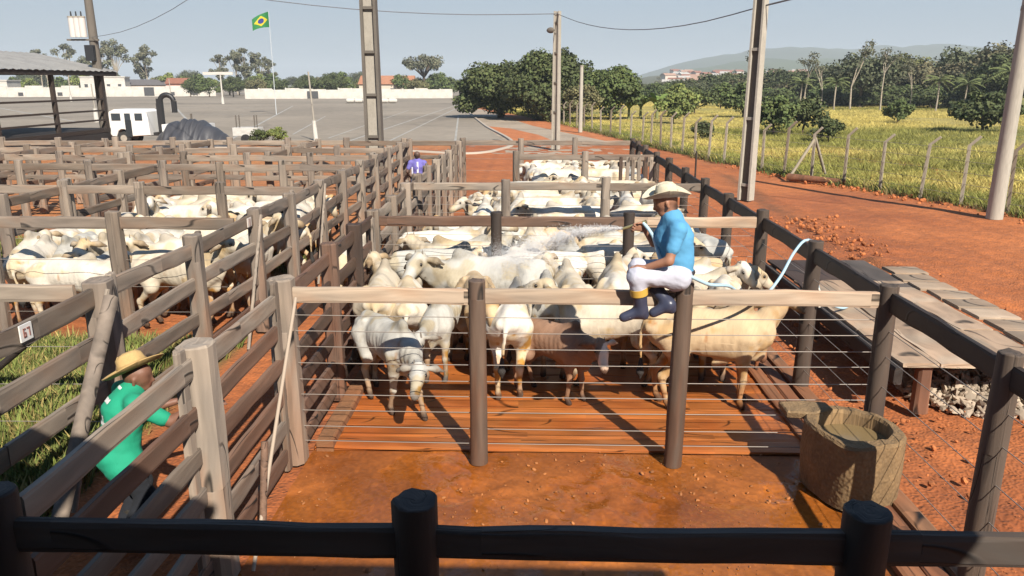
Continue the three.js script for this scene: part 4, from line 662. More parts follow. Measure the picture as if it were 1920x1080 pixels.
{ // seated man with the hose
  const g = thing('person', 'man in a light blue shirt and straw hat seated on the pale rail', 'person', [1.31, 1.82, -7.0]);
  human(g, {
    hip: [.05, .15, 0], waist: [.045, .3, 0], chest: [.0, .5, 0], neck: [-.03, .68, 0], head: [-.095, .82, .0], face: [-.95, -.28, -.1],
    shL: [.0, .6, .19], elL: [-.08, .33, .25], wrL: [-.27, .25, .17], shR: [-.02, .6, -.19], elR: [-.14, .4, -.25], wrR: [-.25, .55, -.16],
    hpL: [.03, .14, .1], knL: [-.35, .17, .17], anL: [-.29, -.17, .135], toL: [-.45, -.235, .14], hpR: [.03, .14, -.1], knR: [-.3, .17, -.16], anR: [-.03, -.12, .1], toR: [-.17, -.2, .1],
  }, { cell: .0115, skin: [.36, .17, .10], shirt: cloth([.095, .33, .56]), trousers: cloth([.52, .52, .60]), boots: std([.045, .05, .085], .35, { vertexColors: true }), cuff: std([.60, .36, .06], .6), bootTop: .45, trouserEnd: .5,
    hands: [[[-.27, .25, .17], [-1, .05, -.3], [-.1, -1, 0], .42, -1], [[-.25, .55, -.16], [-1, .2, .1], [0, -.2, 1], .75, 1]] });
  const ht = hat([.86, .77, .58], [.34, .25, .14], 1.0); ht.name = 'hat'; ht.position.set(-.09, .885, 0); ht.rotation.set(.04, 0, .1); g.add(ht);
  part(g, 'belt', new THREE.TorusGeometry(.15, .016, 8, 28).rotateX(H).scale(1, 1.3, .95).translate(.05, .175, 0), std([.03, .025, .03], .6));
  const c = g.children.find(m => m.name === 'shirt'); part(c, 'collar', new THREE.TorusGeometry(.07, .02, 8, 20).rotateX(H - .2).translate(-.035, .7, 0), std([.10, .36, .62], .85));
}
{ // man in the alley
  const g = thing('person', 'man in a green shirt and wide straw hat bending in the alley at left', 'person', [-3.26, 0, -5.56], .72);
  const o = human(g, {
    hip: [-.08, .82, 0], waist: [-.04, .96, 0], chest: [.03, 1.18, 0], neck: [.08, 1.31, 0], head: [.15, 1.42, .0], face: [.8, .0, .45],
    shL: [.06, 1.27, -.2], elL: [.24, 1.03, -.26], wrL: [.47, 1.06, -.2], shR: [.06, 1.27, .2], elR: [.26, 1.13, .36], wrR: [.48, 1.27, .48],
    hpL: [-.08, .8, -.1], knL: [.1, .45, -.14], anL: [-.08, .1, -.14], toL: [.1, .06, -.16], hpR: [-.08, .8, .1], knR: [.06, .45, .13], anR: [-.14, .1, .14], toR: [.04, .06, .16],
  }, { cell: .013, skin: [.20, .09, .055], sleeve: .8, hem: .07, hipR: .098, shirt: cloth([.008, .31, .175]), trousers: std([.012, .014, .02], 1, { vertexColors: true }), boots: std([.03, .025, .02], .5, { vertexColors: true }), bootTop: .6,
    hands: [[[.47, 1.06, -.2], [1, .1, .2], [0, -1, 0], .4, 1], [[.48, 1.27, .48], [.8, .2, .6], [0, -1, 0], .35, -1]] });
  const ht = hat([.72, .48, .2], [.4, .26, .1], 1.1, .75); ht.name = 'hat'; ht.position.set(.13, 1.5, -.02); ht.rotation.set(-.36, 0, .22); g.add(ht);
  const wm = cloth([.72, .72, .7]), st = (a, b, r) => { const G = blob([P(a, b, r, r, { s: 1 })], .012); return G; };
  // white bands of the shirt: strips that follow the cloth on the back and shoulder
  const sh = o.shirt.geometry, pos = sh.attributes.position, nor = sh.attributes.normal, ix = sh.index.array, keep = [];
  const inBand = (x, y, z) => { const s = (x - .0) * .3 + (y - 1.08) * .95; return (s > .15 && s < .185 && z > -.13 && z < .05) || (s > -.02 && s < .005 && z > -.06 && z < .1) || (z > .02 && z < .045 && s > -.02 && s < .06); };
  for (let i = 0; i < ix.length; i += 3) { const a = ix[i], b = ix[i + 1], c = ix[i + 2], x = (pos.getX(a) + pos.getX(b) + pos.getX(c)) / 3, y = (pos.getY(a) + pos.getY(b) + pos.getY(c)) / 3, z = (pos.getZ(a) + pos.getZ(b) + pos.getZ(c)) / 3; if (nor.getX(a) < .35 && inBand(x, y, z)) keep.push(a, b, c); }
  if (keep.length) { const pp = [], ii = []; keep.forEach((a, i) => { pp.push(pos.getX(a) + nor.getX(a) * .004, pos.getY(a) + nor.getY(a) * .004, pos.getZ(a) + nor.getZ(a) * .004); ii.push(i); }); part(o.shirt, 'white_band', geoFrom(pp, ii, new Array(pp.length / 3 * 2).fill(0)), std([.74, .74, .72], .8, { side: THREE.DoubleSide })); }
  const cg = new THREE.TorusGeometry(.078, .02, 8, 20).rotateX(H).rotateZ(-.5).translate(.08, 1.325, 0); part(o.shirt, 'collar', cg, std([.72, .74, .72], .8));
}
{ // far man
  const g = thing('person', 'man in a purple blue shirt standing far down the narrow alley', 'person', [-3.42, 0, -22.8], H);
  const o = human(g, {
    hip: [0, .9, 0], waist: [0, 1.05, 0], chest: [0, 1.3, 0], neck: [.01, 1.46, 0], head: [.02, 1.61, 0], face: [1, -.2, .1],
    shL: [0, 1.41, -.2], elL: [-.06, 1.15, -.3], wrL: [.12, .98, -.26], shR: [0, 1.41, .2], elR: [-.06, 1.15, .3], wrR: [.12, .98, .26],
    hpL: [0, .88, -.1], knL: [.02, .48, -.12], anL: [-.02, .1, -.12], toL: [.14, .06, -.13], hpR: [0, .88, .1], knR: [.0, .48, .12], anR: [-.03, .1, .12], toR: [.13, .06, .14],
  }, { cell: .02, skin: [.12, .065, .045], shirt: cloth([.16, .14, .44]), trousers: cloth([.1, .1, .14]), boots: std([.03, .025, .02], .5, { vertexColors: true }), hands: [[[.12, .98, -.26], [1, -.2, .2], [0, -1, 0], .4, 1], [[.12, .98, .26], [1, -.2, -.2], [0, -1, 0], .4, -1]] });
  part(o.shirt, 'white_band', box(.012, .42, .05, -.165, 1.24, .03), std([.75, .75, .78], .8)); part(o.shirt, 'white_band', box(.012, .3, .04, -.16, 1.15, -.13), std([.6, .6, .72], .8));
}
{ // hose and water
  const hm = std([.42, .60, .70], .5), T = (p, r, n = 90) => new THREE.TubeGeometry(new THREE.CatmullRomCurve3(p.map(a => V(...a))), n, r, 8);
  const h = thing('hose', 'pale blue hose from the seated man over the dark right fence', 'hose', [0, 0, 0]);
  part(h, 'tube', T([[1.04, 2.43, -7.13], [1.12, 2.33, -7.06], [1.2, 2.1, -6.88], [1.34, 2.04, -6.83], [1.5, 1.96, -6.87], [1.66, 1.87, -7.0], [1.9, 1.80, -7.22], [2.2, 1.55, -7.7], [2.55, 1.42, -8.2], [2.85, 1.55, -8.6], [3.1, 1.76, -8.95], [3.3, 1.86, -9.18], [3.43, 1.82, -9.27], [3.55, 1.5, -9.45], [3.8, 1.0, -9.8], [4.25, .71, -10.2], [4.7, .68, -10.7], [5.3, .68, -11.0]], .017), hm);
  part(h, 'nozzle', rod(V(1.07, 2.44, -7.13), V(.86, 2.36, -7.2), .02, .013), std([.5, .42, .2], .4, { metalness: .6 }));
  part(h, 'loop', T([[3.36, 1.6, -9.1], [3.42, 1.35, -9.0], [3.5, 1.2, -8.95], [3.44, 1.1, -8.9], [3.4, 1.25, -8.86]], .012, 30), std([.7, .66, .56], .6));
  const r = rng(81), n = 30000, d = new THREE.IcosahedronGeometry(1, 0), ins = new THREE.InstancedMesh(d, std([1, 1, 1], .3, { transparent: true, opacity: .4 }), n), m = new THREE.Matrix4(), q = new THREE.Quaternion(), N = () => r() + r() + r() + r() - 2;
  for (let i = 0; i < n; i++) {
    let t = r(), x, y, z, s; const jet = i < 16000;
    if (jet) { t = Math.pow(r(), .8); const sp = .012 + .16 * t; x = .86 - 1.25 * t + N() * sp; y = 2.36 - .42 * t - .5 * t * t + N() * sp; z = -7.2 - 2.3 * t + N() * sp; s = .0016 + r() * .0022; }
    else { x = -.15 + N() * .65; y = 1.5 + N() * .16 + Math.abs(N()) * .08; z = -9.5 + N() * .55; s = .0012 + r() * .0018; }
    q.setFromEuler(new THREE.Euler(r() * 6, r() * 6, 0)); m.compose(V(x, y, z), q, V(s, s * (jet ? 1.2 : 1), s)); ins.setMatrixAt(i, m);
  }
  stuff(ins, 'water_spray', 'white spray of water falling on the cattle from the hose', 'spray');
}

// ------------------------------------------------------------------ grass and other plants
function tuft(r, n, h, sp, bend = .4) {
  const pos = [], idx = [], col = [], uv = [];
  for (let i = 0; i < n; i++) { const a = r() * 6.28, d = r() * sp, x = Math.cos(a) * d, z = Math.sin(a) * d, t = r() * 6.28, H1 = h * (.5 + r() * .6), w = .006 + .012 * h * r() + .004, bx = Math.cos(a) * bend * H1 * r(), bz = Math.sin(a) * bend * H1 * r(), cx = Math.cos(t) * w, cz = Math.sin(t) * w, b = pos.length / 3, k = .75 + r() * .5;
    pos.push(x - cx, 0, z - cz, x + cx, 0, z + cz, x - cx * .7 + bx * .4, H1 * .6, z - cz * .7 + bz * .4, x + cx * .7 + bx * .4, H1 * .6, z + cz * .7 + bz * .4, x + bx, H1, z + bz);
    for (let j = 0; j < 5; j++) { col.push(k, k, k * .9); uv.push(0, 0); } idx.push(b, b + 1, b + 2, b + 1, b + 3, b + 2, b + 2, b + 3, b + 4); }
  return geoFrom(pos, idx, uv, col);
}
const leafMat = (c) => std(c, .85, { vertexColors: true, side: THREE.DoubleSide });
function scatter(name, label, cat, geo, mat, n, seed, fn) {
  const r = rng(seed), ins = new THREE.InstancedMesh(geo, mat, n), m = new THREE.Matrix4(), q = new THREE.Quaternion(); let k = 0, tries = 0;
  while (k < n && tries++ < n * 8) { const p = fn(r); if (!p) continue; q.setFromEuler(new THREE.Euler(0, r() * 6.28, 0)); const s = p[3]; m.compose(V(p[0], p[1], p[2]), q, V(s, s * (.8 + r() * .4), s)); ins.setMatrixAt(k, m); ins.setColorAt(k, new THREE.Color().setRGB(...p[4])); k++; }
  ins.count = k; return stuff(ins, name, label, cat);
}
scatter('pen_grass', 'trampled green grass on the floor of the left pens', 'grass', tuft(rng(91), 16, .2, .16, .8), leafMat([1, 1, 1]), 9000, 92, r => { const b = r() < .62; const x = b ? -4.35 - r() * 5.5 : -5 - r() * 10.5, z = b ? -3.4 - r() * 7.2 : -15 - r() * 3; const a = fbm(x * .9, z * .9, 4, 3); if (a < (b ? .43 : x < -9 ? .36 : .56)) return null; const k = .6 + r() * .7, y = r() < .3; return [x, -.05, z, .5 + r() * .8, y ? [.32 * k, .25 * k, .09 * k] : [.15 * k, .18 * k, .04 * k]]; });
scatter('pen_grass', 'green grass strip at the left of the third pen', 'grass', tuft(rng(93), 14, .18, .15, .8), leafMat([1, 1, 1]), 420, 94, r => { const k = .7 + r() * .6; return [-2.2 + r() * 1.3, -.04, -15.4 - r() * 3.6, .5 + r() * .6, [.19 * k, .22 * k, .05 * k]]; });
scatter('field_grass', 'tall dry and green grass covering the field', 'grass', tuft(rng(95), 34, .27, .6, 1.3), leafMat([1, 1, 1]), 26000, 96, r => { const z = -14 - 150 * Math.pow(r(), 1.6), x = fx(z) + .25 + 75 * Math.pow(r(), 1.5); if (x > -z * .9 + 6) return null; const a = fbm(x * .045, z * .07, 20, 4), dry = Math.max(.12, sst(.42, .58, a + (r() - .5) * .16 + .05)), k = .65 + r() * .6, nr = x - fx(z) < 2.2 && r() < .8; const gr = [.23 * k, .235 * k, .05 * k], ye = [.62 * k, .50 * k, .155 * k]; return [x, -.06, z, .6 + r() * .75, nr ? gr : gr.map((v, i) => v + (ye[i] - v) * dry)]; });
scatter('roadside_weeds', 'low weeds and trash grass along the foot of the wire fence', 'weeds', tuft(rng(97), 18, .3, .3, .9), leafMat([1, 1, 1]), 900, 98, r => { const z = -14 - r() * 50, k = .6 + r() * .6; return [fx(z) + (r() - .35) * 1.0, -.05, z, .4 + r() * .8, r() < .4 ? [.26 * k, .2 * k, .09 * k] : [.11 * k, .15 * k, .035 * k]]; });
// leaf clouds
function leaves(seed, clumps, leaf, tone = [1, 1, 1], up = .4) {
  const r = rng(seed), pos = [], nor = [], idx = [], col = [], uv = [], N = () => r() + r() + r() - 1.5;
  for (const c of clumps) { const ck = .8 + r() * .4; for (let i = 0; i < c.n; i++) {
    let d = V(N(), N(), N()); d.normalize(); const q = Math.pow(r(), .45), x = c.c[0] + d.x * c.r[0] * q, y = c.c[1] + d.y * c.r[1] * q, z = c.c[2] + d.z * c.r[2] * q;
    const nn = d.clone().multiplyScalar(.6).add(V(N(), N() + up, N())).normalize(), t = V(N(), N(), N()).cross(nn).normalize(), b = nn.clone().cross(t), s = leaf * (.6 + r() * .8), w = s * .5, k = ck * (.7 + r() * .6), o = pos.length / 3, warm = r() * .25;
    const fold = nn.clone().multiplyScalar(s * .18);
    for (const [u, v, f] of [[-.5, 0, 0], [0, w / s, 1], [.5, 0, 0], [0, -w / s, 1]]) { pos.push(x + t.x * u * s + b.x * v * s + fold.x * f, y + t.y * u * s + b.y * v * s + fold.y * f, z + t.z * u * s + b.z * v * s + fold.z * f); col.push(tone[0] * k * (1 + warm), tone[1] * k, tone[2] * k); uv.push(u, v); }
    idx.push(o, o + 1, o + 3, o + 1, o + 2, o + 3);
  } }
  return geoFrom(pos, idx, uv, col);
}
function dome(seed, R, h, base, K, n, cr = .34, fill = 1) { const r = rng(seed), out = []; for (let i = 0; i < K; i++) { const a = r() * 6.28, e = Math.asin(-.25 + 1.25 * r()), q = .62 + .3 * r(), x = Math.cos(a) * Math.cos(e) * R * q, z = Math.sin(a) * Math.cos(e) * R * q, y = base + h * .5 + Math.sin(e) * h * .5 * q * 1.1, s = R * cr * (.7 + r() * .6); out.push({ c: [x, y, z], r: [s, s * .72, s], n: Math.round(n / K) }); } if (fill) out.push({ c: [0, base + h * .5, 0], r: [R * .6, h * .38, R * .6], n: Math.round(n * .12) }); return out; }
function limbs(seed, h, r0, tips, trunkH = .35) { // trunk and limbs to clump centres
  const gs = [], r = rng(seed), top = V((r() - .5) * .3, h * trunkH, (r() - .5) * .3);
  gs.push(new THREE.TubeGeometry(new THREE.CatmullRomCurve3([V(0, -.15, 0), V((r() - .5) * .1, h * trunkH * .5, 0), top]), 5, r0, 7));
  gs.push(new THREE.CylinderGeometry(r0 * .9, r0 * 1.5, h * .08, 7).translate(0, h * .03, 0));
  for (const t of tips) { const e = V(...t), m = top.clone().lerp(e, .5).add(V((r() - .5) * .3, h * .04, (r() - .5) * .3)); const g = new THREE.TubeGeometry(new THREE.CatmullRomCurve3([top, m, e]), 5, r0 * .42, 5); const q = g.attributes.position; gs.push(g); }
  return mergeGeometries(gs.map(g => { g = g.index ? g.toNonIndexed() : g; for (const k of Object.keys(g.attributes)) if (!['position', 'normal', 'uv'].includes(k)) g.deleteAttribute(k); return g; }));
}
const barkM = std([.16, .12, .085], .95, { map: woodMap, bumpMap: woodBump, bumpScale: .03 }), paleBark = std([.55, .49, .40], .9, { map: woodMap, bumpMap: woodBump, bumpScale: .02 });
const LM = { deep: leafMat([.066, .092, .026]), mid: leafMat([.085, .125, .033]), lite: leafMat([.15, .20, .05]), far: leafMat([.075, .095, .045]), olive: leafMat([.14, .145, .06]), grey: leafMat([.125, .14, .085]) };
const TINTS = [[.075, .10, .035], [.06, .085, .03], [.10, .12, .04], [.12, .125, .06], [.085, .11, .05], [.14, .14, .07]].map(c => leafMat(c));
function tint(o, r) { const m = pick(TINTS, r); o.traverse(q => { if (q.name === 'crown') q.material = m; }); return o; }
function tree(name, label, cat, pos, clumps, leaf, lm, trunk, bark = barkM, group, turn = 0, sc = 1) { const t = thing(name, label, cat, pos, turn, group); part(t, 'trunk', trunk, bark); part(t, 'crown', leaves(Math.round(clumps.length * 77 + leaf * 1000 + clumps[0].c[0] * 100), clumps, leaf), lm); t.scale.setScalar(sc); return t; }
function quickTree(kind, seed, R, h, base, K, n, leaf, lm, bark, o = {}) { const c = dome(seed, R, h - base, base, K, n, o.cr || .34, o.fill ?? 1), g = new THREE.Group(); part(g, 'trunk', limbs(seed + 1, h, o.r0 || h * .03, c.filter((q, i) => i % 3 === 0).map(q => q.c), o.th || .35), bark || barkM); part(g, 'crown', leaves(seed + 2, c, leaf), lm); return g; }
// the two big dark trees by the lane
{
  const c1 = [...dome(201, 4.6, 6.0, -.6, 60, 22000, .3), { c: [-3.6, 1.6, 1], r: [1.6, 1.2, 1.6], n: 900 }];
  tree('leafy_tree', 'big dark leafy tree at the left end of the lane', 'tree', [-3.6, 0, -87], c1, .3, LM.deep, limbs(202, 6.8, .3, c1.slice(0, 14).map(c => c.c), .3));
  const c2 = [...dome(203, 4.1, 6.9, -.8, 60, 23000, .3), { c: [1.5, 1.2, 2], r: [2, 1.3, 1.6], n: 1200 }];
  tree('leafy_tree', 'big dark leafy tree in front, left of the lamp pole', 'tree', [.6, 0, -81], c2, .28, LM.deep, limbs(204, 7, .3, c2.slice(0, 14).map(c => c.c), .3));
  const c3 = dome(205, 3.6, 5.4, 1.6, 30, 7000, .32);
  tree('leafy_tree', 'smaller leafy tree rising behind the two big dark ones', 'tree', [3.8, 0, -92], c3, .3, LM.deep, limbs(206, 6, .2, c3.slice(0, 8).map(c => c.c)));
  const c4 = dome(207, 3.1, 5.3, -.4, 36, 12000, .32);
  tree('leafy_tree', 'round green tree right of the lamp pole by the wire fence', 'tree', [7.6, 0, -78], c4, .24, LM.mid, limbs(208, 5, .16, c4.slice(0, 8).map(c => c.c)));
  const c5 = dome(209, 2.1, 3.0, .2, 20, 3600, .34);
  tree('bush', 'olive bush between the lamp pole and the round green tree', 'bush', [4.6, 0, -74], c5, .2, LM.olive, limbs(210, 2.6, .08, c5.slice(0, 6).map(c => c.c)));
  const c6 = dome(211, 2.6, 3.4, .3, 22, 4200, .34);
  tree('bush', 'dark bush under the big front tree beside the red verge', 'bush', [3.0, 0, -80], c6, .24, LM.deep, limbs(212, 3, .1, c6.slice(0, 6).map(c => c.c)));
}
// bushes in the field
const bushP = quickTree('bush', 220, 1.5, 2.3, .1, 18, 2600, .2, LM.mid, barkM, { cr: .36, r0: .07 }), bushQ = quickTree('bush', 223, 1.4, 2.0, .1, 14, 1800, .18, LM.deep, barkM, { cr: .38, r0: .06 }), bushL = quickTree('bush', 226, 1.5, 2.6, .1, 16, 1800, .22, LM.lite, barkM, { cr: .34, r0: .06 });
for (const [p, x, z, s, l] of [[bushP, 17.4, -57, 1.15, 'rounded green bush in the field, left of two'], [bushQ, 20.0, -58.5, 1.25, 'dark green bush in the field, right of two'], [bushQ, 18.8, -50, .75, 'small dark leaning bush alone in the dry grass'], [bushQ, 19.2, -94, 1.5, 'dark bush at the left of the field before the far pole'], [bushP, 22.3, -84, 1.5, 'bushy green shrub behind the roadside pole'], [bushL, 12.6, -71, 1.0, 'light green shrub beside the banana plants'], [bushL, 15.6, -84, 1.3, 'pale green shrub left of the dark field bush'], [bushP, 26, -110, 1.5, 'green shrub in the middle distance of the field'], [bushQ, 11.2, -52, .6, 'small dark bush just behind the wire fence'], [bushP, 34, -74, .9, 'low green shrub at the right of the dry field']])
  dup(p, 'bush', l, 'bush', [x, -.05, z], x * 3, s);
{ // banana plants
  const g = new THREE.Group(), r = rng(231), pos = [], idx = [], uv = [], col = [];
  const blade = (a, len, el, w, y0) => { const n = 7, b = pos.length / 3; for (let i = 0; i <= n; i++) { const t = i / n, x = len * (t * Math.cos(el) + .1 * t * t), y = y0 + len * (t * Math.sin(el) - .45 * t * t), ww = w * Math.sin(Math.PI * Math.min(1, .08 + t * .92)) + .02; for (const [s, f] of [[-1, .25], [0, 0], [1, .25]]) { const lx = x, lz = s * ww; pos.push(lx * Math.cos(a) - lz * Math.sin(a), y + f * ww, lx * Math.sin(a) + lz * Math.cos(a)); uv.push(t, s); const k = .85 + .3 * r(); col.push(k, k, k); } } for (let i = 0; i < n; i++) for (let j = 0; j < 2; j++) { const q = b + i * 3 + j; idx.push(q, q + 1, q + 3, q + 1, q + 4, q + 3); } };
  for (let k = 0; k < 9; k++) blade(k * 2.4, 1.7 + r() * .6, .75 + r() * .5, .26, 1.0);
  part(g, 'stem', new THREE.CylinderGeometry(.09, .13, 1.4, 8).translate(0, .6, 0), std([.2, .22, .08], .8)); part(g, 'leaf', geoFrom(pos, idx, uv, col), leafMat([.16, .23, .045]));
  const labels = ['banana plant nearest the round green tree', 'banana plant in the middle of a row of three', 'rightmost banana plant of the row beside the field'];
  [[9.6, -79], [10.9, -80], [12.4, -79]].forEach(([x, z], i) => dup(g, 'banana_plant', labels[i], 'banana plant', [x, 0, z], i * 2, 1.15 + i * .1));
}
// far tree line on the right
const domeT = [quickTree('t', 240, 5.2, 8.2, 1.5, 34, 5200, .42, LM.far), quickTree('t', 243, 4.6, 7.2, .8, 30, 4600, .4, LM.deep), quickTree('t', 246, 4.2, 6.2, .6, 26, 3600, .42, LM.olive)];
const bareT = (() => { const g = new THREE.Group(), r = rng(251), gs = [], tips = []; const grow = (p, d, l, w, n) => { const e = p.clone().addScaledVector(d, l); gs.push(rod(p, e, w, w * .7, 6)); if (!n) { tips.push([e.x, e.y, e.z]); return; } for (let i = 0; i < (n > 1 ? 2 : 3); i++) grow(e, d.clone().add(V((r() - .5) * 1.3, .25 + r() * .2, (r() - .5) * 1.3)).normalize(), l * (.62 + r() * .2), w * .62, n - 1); }; grow(V(0, -.1, 0), V(.04, 1, 0).normalize(), 3.4, .16, 3); part(g, 'trunk', mergeGeometries(gs), paleBark); part(g, 'crown', leaves(252, tips.map(c => ({ c, r: [.9, .6, .9], n: 26 })), .28), LM.grey); return g; })();
function palmGeo(seed) {
  const g = new THREE.Group(), r = rng(seed), pos = [], idx = [], uv = [], col = []; const H1 = 5.2;
  for (let k = 0; k < 15; k++) { const a = k * 2.4 + r() * .3, el = 1.15 - (k / 15) * 1.5, len = 2.3 + r() * .5, n = 12; for (let i = 0; i < n; i++) { const t = (i + .5) / n, x = len * t * Math.cos(el * (1 - t * .5)), y = H1 + len * (t * Math.sin(el) - .5 * t * t); for (const s of [-1, 1]) for (let q = 0; q < 2; q++) { const L = .55 * Math.sin(Math.PI * (.12 + t * .85)), b = pos.length / 3, dx = .07, ox = q * .09; const pt = (lx, ly, lz) => { pos.push(lx * Math.cos(a) - lz * Math.sin(a), ly, lx * Math.sin(a) + lz * Math.cos(a)); uv.push(0, 0); const k2 = .8 + r() * .4; col.push(k2, k2, k2); }; pt(x + ox - dx, y, 0); pt(x + ox + dx, y, 0); pt(x + ox + .25, y - .16 - r() * .18, s * L); idx.push(b, b + 1, b + 2); } } }
  part(g, 'trunk', new THREE.TubeGeometry(new THREE.CatmullRomCurve3([V(0, -.1, 0), V(.12, 2.2, .05), V(0, H1, 0)]), 8, .13, 8), paleBark); part(g, 'crown', geoFrom(pos, idx, uv, col), leafMat([.16, .19, .06])); return g;
}
const palmP = palmGeo(261);
{
  const r = rng(270), grp = 'trees of the far tree line', L = ['dark rounded tree in the tree line beyond the field', 'bushy tree in the tree line beyond the field', 'olive rounded tree in the tree line beyond the field'];
  // along the far edge of the field, from the right edge of the picture to the left
  for (let i = 0; i < 60; i++) { const t = i / 59, x = 74 - t * 46 + (r() - .5) * 5, z = -116 - t * 52 - r() * 18, k = Math.floor(r() * 3); tint(dup(domeT[k], 'field_tree', L[k], 'tree', [x, -.1, z], r() * 6, [.85 + r() * .35, (.74 + r() * .4) * (1 - t * .56), .85 + r() * .35], grp), r); }
  for (let i = 0; i < 22; i++) { const t = i / 21, x = 40 - t * 18 + (r() - .5) * 12, z = -205 - t * 70 - r() * 30, k = Math.floor(r() * 3); tint(dup(domeT[k], 'field_tree', 'tree in the far middle distance before the hillside town', 'tree', [x + t * 6, -.1, z], r() * 6, [.8 + r() * .4, .28 + r() * .16, .9], 'trees before the town'), r); }
  for (let i = 0; i < 30; i++) { const z = -180 - r() * 80, x = -z * (.37 + r() * .42), k = Math.floor(r() * 3); tint(dup(domeT[k], 'field_tree', 'tree standing behind the far tree line', 'tree', [x, -.1, z], r() * 6, [1, .72 + r() * .3, 1], 'trees behind the tree line'), r); }
  [[65, -112, 1.0, 'large domed tree near the right edge behind the palms'], [50, -122, .95, 'broad dark domed tree above the tree line'], [66.5, -100, 1.05, 'tall dark tree at the right edge, left of the pale pole']].forEach(([x, z, s, l], i) => dup(domeT[i === 1 ? 0 : 1], 'field_tree', l, 'tree', [x, -.1, z], i * 2, s));
  for (let i = 0; i < 40; i++) { const t = i / 39, x = 66 - t * 40 + (r() - .5) * 6, z = -106 - t * 48 - r() * 12; dup(r() < .6 ? bushQ : bushP, 'undergrowth_bush', 'low bush at the foot of the far tree line', 'bush', [x, -.2, z], r() * 6, [1.3 + r() * 1.1, .9 + r() * .7, 1.4 + r()], 'bushes at the foot of the tree line'); }
  const c = dome(281, 2.3, 3.0, .0, 22, 4200, .34); tree('leafy_tree', 'dark tree behind the wire fence at the right edge', 'tree', [34.5, -.1, -61], c, .24, LM.deep, limbs(282, 2.8, .1, c.slice(0, 8).map(q => q.c)));
  const bl = ['leftmost bare pale trunked tree in the tree line', 'pale bare tree left of the tree line\'s middle', 'pale bare forked tree in the middle of the tree line', 'pale bare tree right of the forked one', 'thin pale tree beside the leftmost palm', 'small pale bare tree before the domed tree'];
  [[33.6, -119, .86], [39.5, -116, .8], [44.6, -112, .95], [47.5, -109, .84], [42.3, -117, .7], [50.5, -107, .68]].forEach(([x, z, s], i) => dup(bareT, 'bare_tree', bl[i], 'tree', [x, 0, z], i * 1.3, s));
  const pl = ['tall palm with a bare pale trunk near the right edge', 'palm left of the tallest palm in the tree line', 'low palm among the dark trees', 'leftmost palm of the tree line', 'palm half hidden between two pale trunks'];
  [[57.2, -97, .95], [52.5, -104, .78], [55.6, -103, .7], [38.0, -113, .72], [41.6, -110, .74]].forEach(([x, z, s], i) => dup(palmP, 'palm_tree', pl[i], 'palm', [x, 0, z], i * 1.1, s));
}
// trees at the left and along the far wall
const eucP = [0, 1].map(i => { const s = 300 + i * 7, r = rng(s), c = []; for (let k = 0; k < 15; k++) { const y = 6 + r() * 9, q = 1.1 + (1 - Math.abs(y - 10) / 6) * 2.6; c.push({ c: [(r() - .5) * 2 * q, y, (r() - .5) * 2 * q], r: [1.1 + r() * .7, .8 + r() * .4, 1.1], n: 130 }); } const g = new THREE.Group(); part(g, 'trunk', limbs(s + 1, 13, .2, c.map(q => q.c), .45), paleBark); part(g, 'crown', leaves(s + 2, c, .5), LM.grey); return g; });
{
  const r = rng(310);
  [[-170, -270, .95], [-163, -262, .8], [-158, -266, 1.05], [-150, -262, .78], [-145, -265, .95], [-139, -262, 1.12], [-133, -266, .85], [-128, -260, 1.0], [-194, -280, 1.05], [-205, -282, 1.0]].forEach(([x, z, s], i) => dup(eucP[i % 2], 'slender_tree', ['tall slender tree with sparse clumped leaves at the upper left', 'airy tall tree behind the shed roof and white houses'][i % 2], 'tree', [x, 0, z], r() * 6, s, 'slender trees at the upper left'));
  [[-104, -262, .82], [-100, -265, .9], [-96, -262, .95], [-92, -266, .85], [-88, -262, .72]].forEach(([x, z, s], i) => dup(eucP[i % 2], 'slender_tree', 'slender tree of the small grove left of the flag', 'tree', [x, 0, z], r() * 6, s, 'grove left of the flag'));
  const c = dome(321, 6.4, 5.4, 5.6, 20, 2600, .26, 0); tree('umbrella_tree', 'flat topped airy tree above the white wall, left of the big trees', 'tree', [-31, 0, -224], c, .5, LM.grey, limbs(322, 10, .35, c.map(q => q.c), .5), barkM);
  for (let i = 0; i < 34; i++) { const x = -96 + i * 2.2 + (r() - .5) * 2, z = -205 - r() * 40; if (Math.abs(x + 72) < 4) continue; dup([bushP, bushQ, domeT[2], domeT[1]][i % 4], 'wall_tree', 'low green tree showing above the white wall', 'tree', [x, 0, z], r() * 6, i % 4 < 2 ? 1.9 + r() * .7 : .65 + r() * .2, 'low trees behind the white wall'); }
  for (let i = 0; i < 14; i++) dup([bushP, bushL][i % 2], 'wall_tree', 'green shrub at the foot of the slender trees', 'bush', [-178 + i * 7, 0, -240 - r() * 10], r() * 6, 1.5 + r(), 'shrubs below the slender trees');
  for (let i = 0; i < 26; i++) { const x = -260 + i * 12; dup(domeT[i % 3], 'wall_tree', 'distant tree along the left horizon', 'tree', [x, 0, -330 - r() * 60], r() * 6, .75 + r() * .3, 'trees along the left horizon'); }
}

